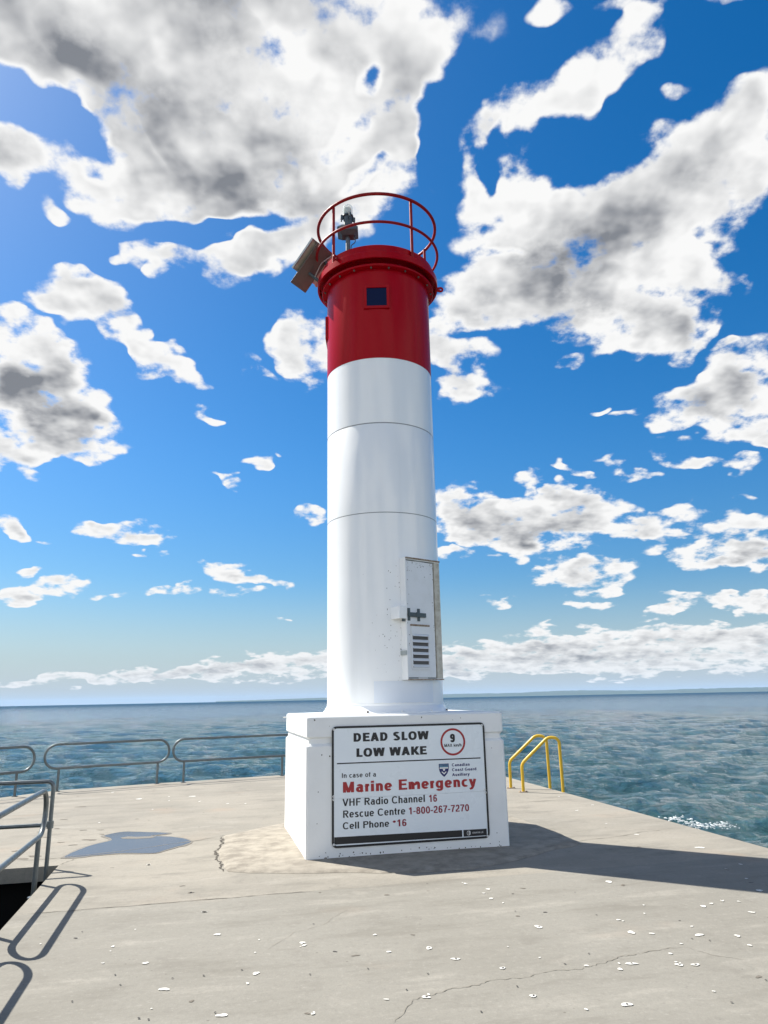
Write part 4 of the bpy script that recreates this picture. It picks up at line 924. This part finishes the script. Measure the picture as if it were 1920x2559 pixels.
    for k in range(6):
        z = 2.318 - k * .0715
        pts = [(-.195, g + .0025, z + .018), (.062, g + .0025, z + .018), (.062, g + .026, z - .006), (-.195, g + .026, z - .006)]
        up = [bm.verts.new(DM @ Vector(q)) for q in pts]; dn = [bm.verts.new(DM @ (Vector(q) - Vector((0, -.001, .009)))) for q in pts]
        bm.faces.new(up); bm.faces.new(dn[::-1])
        for i in range(4): bm.faces.new((up[i], dn[i], dn[(i + 1) % 4], up[(i + 1) % 4]))
    lv = fin('louvre', bm, [M['doorpaint'], M['seam']], dl, None)
    bm = bmesh.new(); box(bm, -.213, .080, g, g + .018, 2.420, 2.442, M=DM); fin('rusty_lip', bm, M['rust'], lv, None)
    bm = bmesh.new(); box(bm, -.255, .022, g, g + .028, 2.528, 2.578, M=DM, bev=.004); box(bm, -.14, -.128, g + .026, g + .034, 2.525, 2.582, M=DM)
    for u in (-.252, -.098): box(bm, u, u + .034, g - .001, g + .012, 2.482, 2.628, M=DM)
    fin('hasp', bm, M['dark_metal'], dl, None)
    bm = bmesh.new(); box(bm, -.392, -.284, .58, .768, 2.500, 2.642, M=DM, bev=.004); lb = fin('lock_box', bm, M['white'], smooth=None)
    bm = bmesh.new(); tube(bm, [DM @ Vector((-.305, .735, 2.50)), DM @ Vector((-.305, .735, 2.472))], .02, 10); fin('padlock', bm, M['dark_metal'], lb, None)
    bm = bmesh.new(); box(bm, -.294, -.281, .64, .758, 2.085, 2.135, M=DM); fin('hinge', bm, M['alum'], df, None)
    # ---- red upper section
    bm = bmesh.new(); lathe(bm, [(.7205, 5.87), (.7215, 5.873), (.7215, 7.185)], 128); rd = fin('red_section', bm, M['red'])
    bm = bmesh.new(); lathe(bm, [(.7215, 7.175), (.790, 7.178), (.795, 7.184), (.795, 7.205), (.74, 7.208), (.74, 7.335)], 96); fl = fin('bolted_flange', bm, M['red'])
    for k in range(20):
        a = rad(-96 + 18 * k); bm = bmesh.new(); bmesh.ops.create_cone(bm, cap_ends=True, segments=6, radius1=.012, radius2=.014, depth=.020, matrix=Matrix.Translation((.758 * math.cos(a), .758 * math.sin(a), 7.166)))
        fin('bolt', bm, M['plate'], fl, None)
    bm = bmesh.new(); lathe(bm, [(.74, 7.336), (.828, 7.336), (.832, 7.262), (.857, 7.258), (.860, 7.262), (.860, 7.352), (.855, 7.358), (.806, 7.362), (.806, 7.478), (.800, 7.484), (.770, 7.484), (.768, 7.44)], 96, cap1=True); fin('gallery_cap', bm, M['red'])
    # lifting lugs
    for a, m in ((rad(2), 'red'), (rad(-128), 'red_rail')):
        bm = bmesh.new(); Mx = Matrix.Rotation(a, 4, 'Z') @ Matrix.Translation((.855, 0, 7.30 if m == 'red' else 7.36)) @ Matrix.Rotation(math.pi / 2, 4, 'X')
        n = 20; A = []; Bi = []
        for k in range(n):
            t = 2 * math.pi * k / n; c, s = math.cos(t), math.sin(t)
            A.append((.055 + .04 * c, .04 * s) if c > 0 else (max(-.01, .055 + .075 * c), .04 * s)); Bi.append((.055 + .014 * c, .014 * s))
        layers = [[[bm.verts.new(Mx @ Vector((x, y, z))) for x, y in P] for P in (A, Bi)] for z in (-.008, .008)]
        for k in range(n):
            j = (k + 1) % n
            for L in layers: bm.faces.new((L[0][k], L[0][j], L[1][j], L[1][k]))
            for q in (0, 1): bm.faces.new((layers[0][q][k], layers[0][q][j], layers[1][q][j], layers[1][q][k]))
        fin('lifting_lug', bm, M[m], smooth=None)
    # windows, one to the front and one to the left
    for a in (rad(-91), rad(-180)):
        WM = Matrix.Rotation(a + math.pi / 2, 4, 'Z'); zc = 6.748; hw, hh, ow, oh = .133, .134, .168, .170; d0, d1 = .66, .737
        if a < -2.5: zc = 6.62
        bm = bmesh.new()
        for x0, x1, z0, z1 in ((-ow, ow, hh, oh), (-ow, ow, -oh, -hh), (-ow, -hw, -hh, hh), (hw, ow, -hh, hh)): box(bm, x0, x1, -d1, -d0, zc + z0, zc + z1, M=WM)
        wf = fin('window', bm, M['red'], smooth=None)
        bm = bmesh.new(); box(bm, -hw - .002, hw + .002, -.7245, -.68, zc - hh - .002, zc + hh + .002, M=WM); fin('pane', bm, M['pane'], wf, None)
    # ---- gallery rail
    bm = bmesh.new(); rr, n = .857, 96
    tube(bm, [(rr * math.cos(2 * math.pi * k / n), rr * math.sin(2 * math.pi * k / n), 8.235) for k in range(n)], .022, 12, True)
    gr = fin('guard_rail', bm, M['red_rail'], smooth=60)
    bm = bmesh.new(); tube(bm, [((rr + .018) * math.cos(2 * math.pi * k / n), (rr + .018) * math.sin(2 * math.pi * k / n), 7.785) for k in range(n)], .019, 12, True); fin('middle_rail', bm, M['red_rail'], gr, 60)
    for a in (-135, -55, 30, 118):
        c, s = math.cos(rad(a)), math.sin(rad(a)); bm = bmesh.new(); tube(bm, [((rr - .022) * c, (rr - .022) * s, 7.335), ((rr - .022) * c, (rr - .022) * s, 8.23)], .021, 12); fin('post', bm, M['red_rail'], gr, 60)
    tag(o, 'tall cylindrical lighthouse tower, white below and red above with railed top', 'lighthouse')
tower()

def beacon():
    o = empty('beacon_lantern', (-.45, 9.2, 7.44))
    bm = bmesh.new(); lathe(bm, [(.034, 0), (.034, .72)], 16); lathe(bm, [(.06, 0), (.06, .012), (.034, .014)], 16); obj('pole', bm, M['galv'], o, 40)
    bm = bmesh.new()
    A = [(-.15, -.12), (.15, -.12), (.15, .12), (-.15, .12)]
    lo = [bm.verts.new((x * .55, y * .55, .700)) for x, y in A]; mi_ = [bm.verts.new((x, y, .760)) for x, y in A]; hi = [bm.verts.new((x, y, .800)) for x, y in A]; tp = [bm.verts.new((x * .55, y * .6, .870)) for x, y in A]
    for a, b in ((lo, mi_), (mi_, hi), (hi, tp)):
        for i in range(4): bm.faces.new((a[i], a[(i + 1) % 4], b[(i + 1) % 4], b[i]))
    bm.faces.new(lo[::-1]); bm.faces.new(tp)
    obj('control_box', bm, M['dark_metal'], o)
    bm = bmesh.new(); lathe(bm, [(.066, .86), (.066, 1.035), (.082, 1.04), (.082, 1.062), (.06, 1.066)], 24, cap1=True); ns = obj('lantern_neck', bm, M['dark_metal'], o, 40)
    for k in range(4):
        a = rad(20 + 90 * k); bm = bmesh.new(); box(bm, .070, .112, -.014, .014, .985, 1.055, M=Matrix.Rotation(a, 4, 'Z'), bev=.003); box(bm, .09, .108, -.008, .008, .945, .985, M=Matrix.Rotation(a, 4, 'Z')); obj('clamp', bm, M['dark_metal'], ns)
    bm = bmesh.new(); lathe(bm, [(.076, 1.064), (.078, 1.085), (.076, 1.19), (.070, 1.215), (.048, 1.240), (.012, 1.250), (.010, 1.262), (.002, 1.266)], 28, cap1=True); ds = obj('lens_dome', bm, M['dome'], o, 50)
    bm = bmesh.new(); lathe(bm, [(.03, 1.066), (.03, 1.09), (.045, 1.10)] + [(.048 + .008 * math.cos(k * math.pi), 1.10 + .008 * k) for k in range(11)] + [(.02, 1.19), (.015, 1.215)], 20, cap1=True); obj('optic', bm, M['optic'], ds, 60)
    bm = bmesh.new(); tube(bm, smooth_path([(.10, -.02, .72), (.11, -.02, .60), (.05, -.03, .55), (.036, -.03, .35)], .06), .007, 6); obj('cable', bm, M['dark_metal'], o, 60)
    tag(o, 'small clear domed beacon lamp on a grey pole inside the red rail', 'beacon')
beacon()

def solar():
    A = Vector((-.9332, 8.95, 7.9612)); H = Vector((.5255, .8508, 0)).normalized(); T = .76345
    S = Vector((-.8508 * math.cos(T), .5255 * math.cos(T), -math.sin(T))).normalized(); Nn = H.cross(S).normalized()
    if Nn.z < 0: Nn = -Nn
    o = empty('solar_panel', A)
    Mx = Matrix(((H.x, S.x, Nn.x, 0), (H.y, S.y, Nn.y, 0), (H.z, S.z, Nn.z, 0), (0, 0, 0, 1)))     # x along the level edge, y down the slope, z towards the sky
    hx, sy = .586, .506
    bm = bmesh.new()
    for x0, x1, y0, y1 in ((0, hx, 0, .022), (0, hx, sy - .022, sy), (0, .022, .022, sy - .022), (hx - .022, hx, .022, sy - .022)): box(bm, x0, x1, y0, y1, 0, .034, M=Mx)
    obj('panel_frame', bm, M['alum'], o)
    bm = bmesh.new(); box(bm, .02, hx - .02, .02, sy - .02, .006, .022, M=Mx); obj('back_sheet', bm, M['backsheet'], o)
    bm = bmesh.new(); box(bm, .02, hx - .02, .02, sy - .02, .0225, .029, M=Mx); obj('cell_face', bm, M['cells'], o)
    bm = bmesh.new(); box(bm, .072, .412, .0, .682, -.058, -.04, M=Mx, bev=.004); box(bm, .25, .262, .30, .345, -.066, -.057, M=Mx); mp = obj('mounting_plate', bm, M['plate'], o)
    bm = bmesh.new(); box(bm, .15, .19, .04, .46, -.041, .007, M=Mx); box(bm, .33, .37, .04, .46, -.041, .007, M=Mx); obj('spacer_rail', bm, M['alum'], mp)
    inv = lambda p: p - A
    bm = bmesh.new(); tube(bm, [Mx @ Vector((.26, .42, -.05)), inv(Vector((-.78, 9.36, 7.43))), inv(Vector((-.70, 9.30, 7.43)))], .024, 10); tube(bm, [Mx @ Vector((.36, .12, -.05)), inv(Vector((-.74, 9.46, 7.55)))], .02, 10); obj('bracket_arm', bm, M['dark_metal'], o, 40)
    bm = bmesh.new(); tube(bm, smooth_path([Mx @ Vector((.40, .04, -.07)), Mx @ Vector((.27, .20, -.13)), Mx @ Vector((.30, .42, -.15)), Mx @ Vector((.44, .52, -.12)), Mx @ Vector((.50, .50, -.10))], .10), .008, 7); obj('cable', bm, M['cable'], o, 60)
    tag(o, 'tilted solar panel with brown backing plate bracketed beside the red gallery', 'solar panel')
solar()

# ------------------------------------------------------------------ pipe railings
def rail_panel(p0, u, length, posts, zb, label, group, zt=.86, zl=.42, r=.024, end_r=None):
    """one long loop of pipe with round ends on short posts; p0 = start of the loop on the ground, u = direction"""
    u = Vector((u[0], u[1], 0)).normalized(); p0 = Vector((p0[0], p0[1], 0))
    o = empty('pipe_railing', p0)
    Rr = (zt - zl) / 2; zc = (zt + zl) / 2; pts = []
    for s0, a0 in ((length - Rr, 90), (Rr, 270)):
        for k in range(15):
            a = rad(a0 - 180 * k / 14); pts.append(u * (s0 + Rr * math.cos(a)) + Vector((0, 0, zc + Rr * math.sin(a))))
    full = []
    for i, q in enumerate(pts):                                     # extra points along the straights keep the tube even
        full.append(q); nx = pts[(i + 1) % len(pts)]
        if (nx - q).length > .4:
            for k in range(1, 4): full.append(q.lerp(nx, k / 4))
    bm = bmesh.new(); tube(bm, full, r, 12, True); obj('rail_loop', bm, M['galv'], o, 60)
    for s in posts:
        bm = bmesh.new(); q = u * s; tube(bm, [q + Vector((0, 0, zb)), q + Vector((0, 0, zl - .004))], r * .95, 12)
        lathe(bm, [(.05, zb + .001), (.05, zb + .012), (r, zb + .013)], 14, q.x, q.y); obj('post', bm, M['galv'], o, 40)
    tag(o, label, 'railing', group)
    return o
G = 'pipe railing panels along the pier'
uB = Vector((1.58, .98)).normalized(); uD = Vector((1.89, 1.0)).normalized(); uA = Vector((.62, .78)).normalized()
rail_panel(Vector((-6.35, 14.63)) - uB * .27, uB, 2.37, (.27, 2.15), 0, 'whole loop of grey railing between the two other panels along the lake edge', G)
rail_panel(Vector((-4.25, 15.77)) - uD * .235, uD, 2.68, (.235, 2.38), 0, 'grey loop railing at the lake edge running behind the white pedestal', G)
rail_panel(Vector((-6.82, 13.95)) - uA * 2.42, uA, 2.72, (.30, 2.42), 0, 'grey loop railing at the lake edge, only its round end in the photo', G)
GS = 'railing panels round the stairwell'
p = EN(-.07, -2.58); rail_panel(p, N_, 2.02, (.24, 1.80), -.12, 'grey loop railing running along the near side of the dark stair opening', GS, .80, .40)
p = EN(-.07, -4.70); rail_panel(p, N_, 2.02, (.24, 1.80), -.12, 'grey loop railing outside the frame whose shadow falls on the near deck', GS, .80, .40)
def end_guard():
    o = empty('pipe_railing', EN(-.10, -.10))
    L = lambda s, z: E_ * s + Vector((0, 0, z))
    bm = bmesh.new(); tube(bm, smooth_path([L(-1.6, .405), L(-1.6, .83), L(.0, .83), L(.0, -.12)], .06), .021, 12); obj('rail_loop', bm, M['galv'], o, 50)
    bm = bmesh.new(); tube(bm, [L(-1.6, .41), L(-.02, .41)], .021, 12); obj('lower_rail', bm, M['galv'], o, 50)
    bm = bmesh.new(); lathe(bm, [(.033, .375), (.033, .445)], 14, cap0=True, cap1=True); obj('collar', bm, M['galv'], o, 40)
    bm = bmesh.new(); tube(bm, [L(-1.6, -.12), L(-1.6, .41)], .021, 12); obj('post', bm, M['galv'], o, 50)
    tag(o, 'square cornered two rail guard across the end of the dark stair opening', 'railing', GS)
end_guard()

# ------------------------------------------------------------------ yellow swim ladder
def ladder():
    o = empty('ladder', (2.9, 13.4, 0))
    c = Vector((2.9, 13.4, 0))
    for (a, b) in (((2.18, 13.76), (2.86, 13.68)), ((2.30, 13.19), (2.955, 13.09))):
        a3, b3 = Vector(a).to_3d() - c, Vector(b).to_3d() - c; d_ = (b3 - a3)
        mid = a3 + d_ * .72
        path = smooth_path([a3, a3 + Vector((0, 0, .46)), mid + Vector((0, 0, .90)), b3 + Vector((0, 0, .88)), b3 + Vector((.02, 0, -2.4))], (.16, .16, .17), 8)
        bm = bmesh.new(); tube(bm, path, .026, 14); h = obj('hand_rail', bm, M['yellow'], o, 60)
        bm = bmesh.new(); box(bm, a3.x - .075, a3.x + .075, a3.y - .05, a3.y + .05, .001, .012, bev=.003)
        for sx in (-.055, .055): bmesh.ops.create_cone(bm, cap_ends=True, segments=6, radius1=.011, radius2=.011, depth=.014, matrix=Matrix.Translation((a3.x + sx, a3.y, .018)))
        obj('base_plate', bm, M['rust'], h)
    for k in range(6):
        bm = bmesh.new(); z = -.35 - .3 * k; tube(bm, [Vector((2.88, 13.68, z)) - c, Vector((2.975, 13.09, z)) - c], .018, 10); obj('rung', bm, M['yellow'], o, 60)
    tag(o, 'yellow ladder with two hooped hand rails at the pier edge', 'ladder')
ladder()

# ------------------------------------------------------------------ air
def haze():
    bm = bmesh.new(); box(bm, -62000, 62000, -9000, 62000, WZ - 34.0, 420)
    m = bpy.data.materials.new('lake_air'); m.use_nodes = True; n = m.node_tree; n.nodes.clear()
    v = n.nodes.new('ShaderNodeVolumePrincipled'); v.inputs['Color'].default_value = (.40, .66, 1, 1); v.inputs['Density'].default_value = HAZE; v.inputs['Anisotropy'].default_value = 0.0
    n.links.new(v.outputs[0], n.nodes.new('ShaderNodeOutputMaterial').inputs['Volume'])
    tag(obj('haze', bm, m), 'thin blue air over the lake', 'haze', kind='stuff')
HAZE = 7e-6
haze()
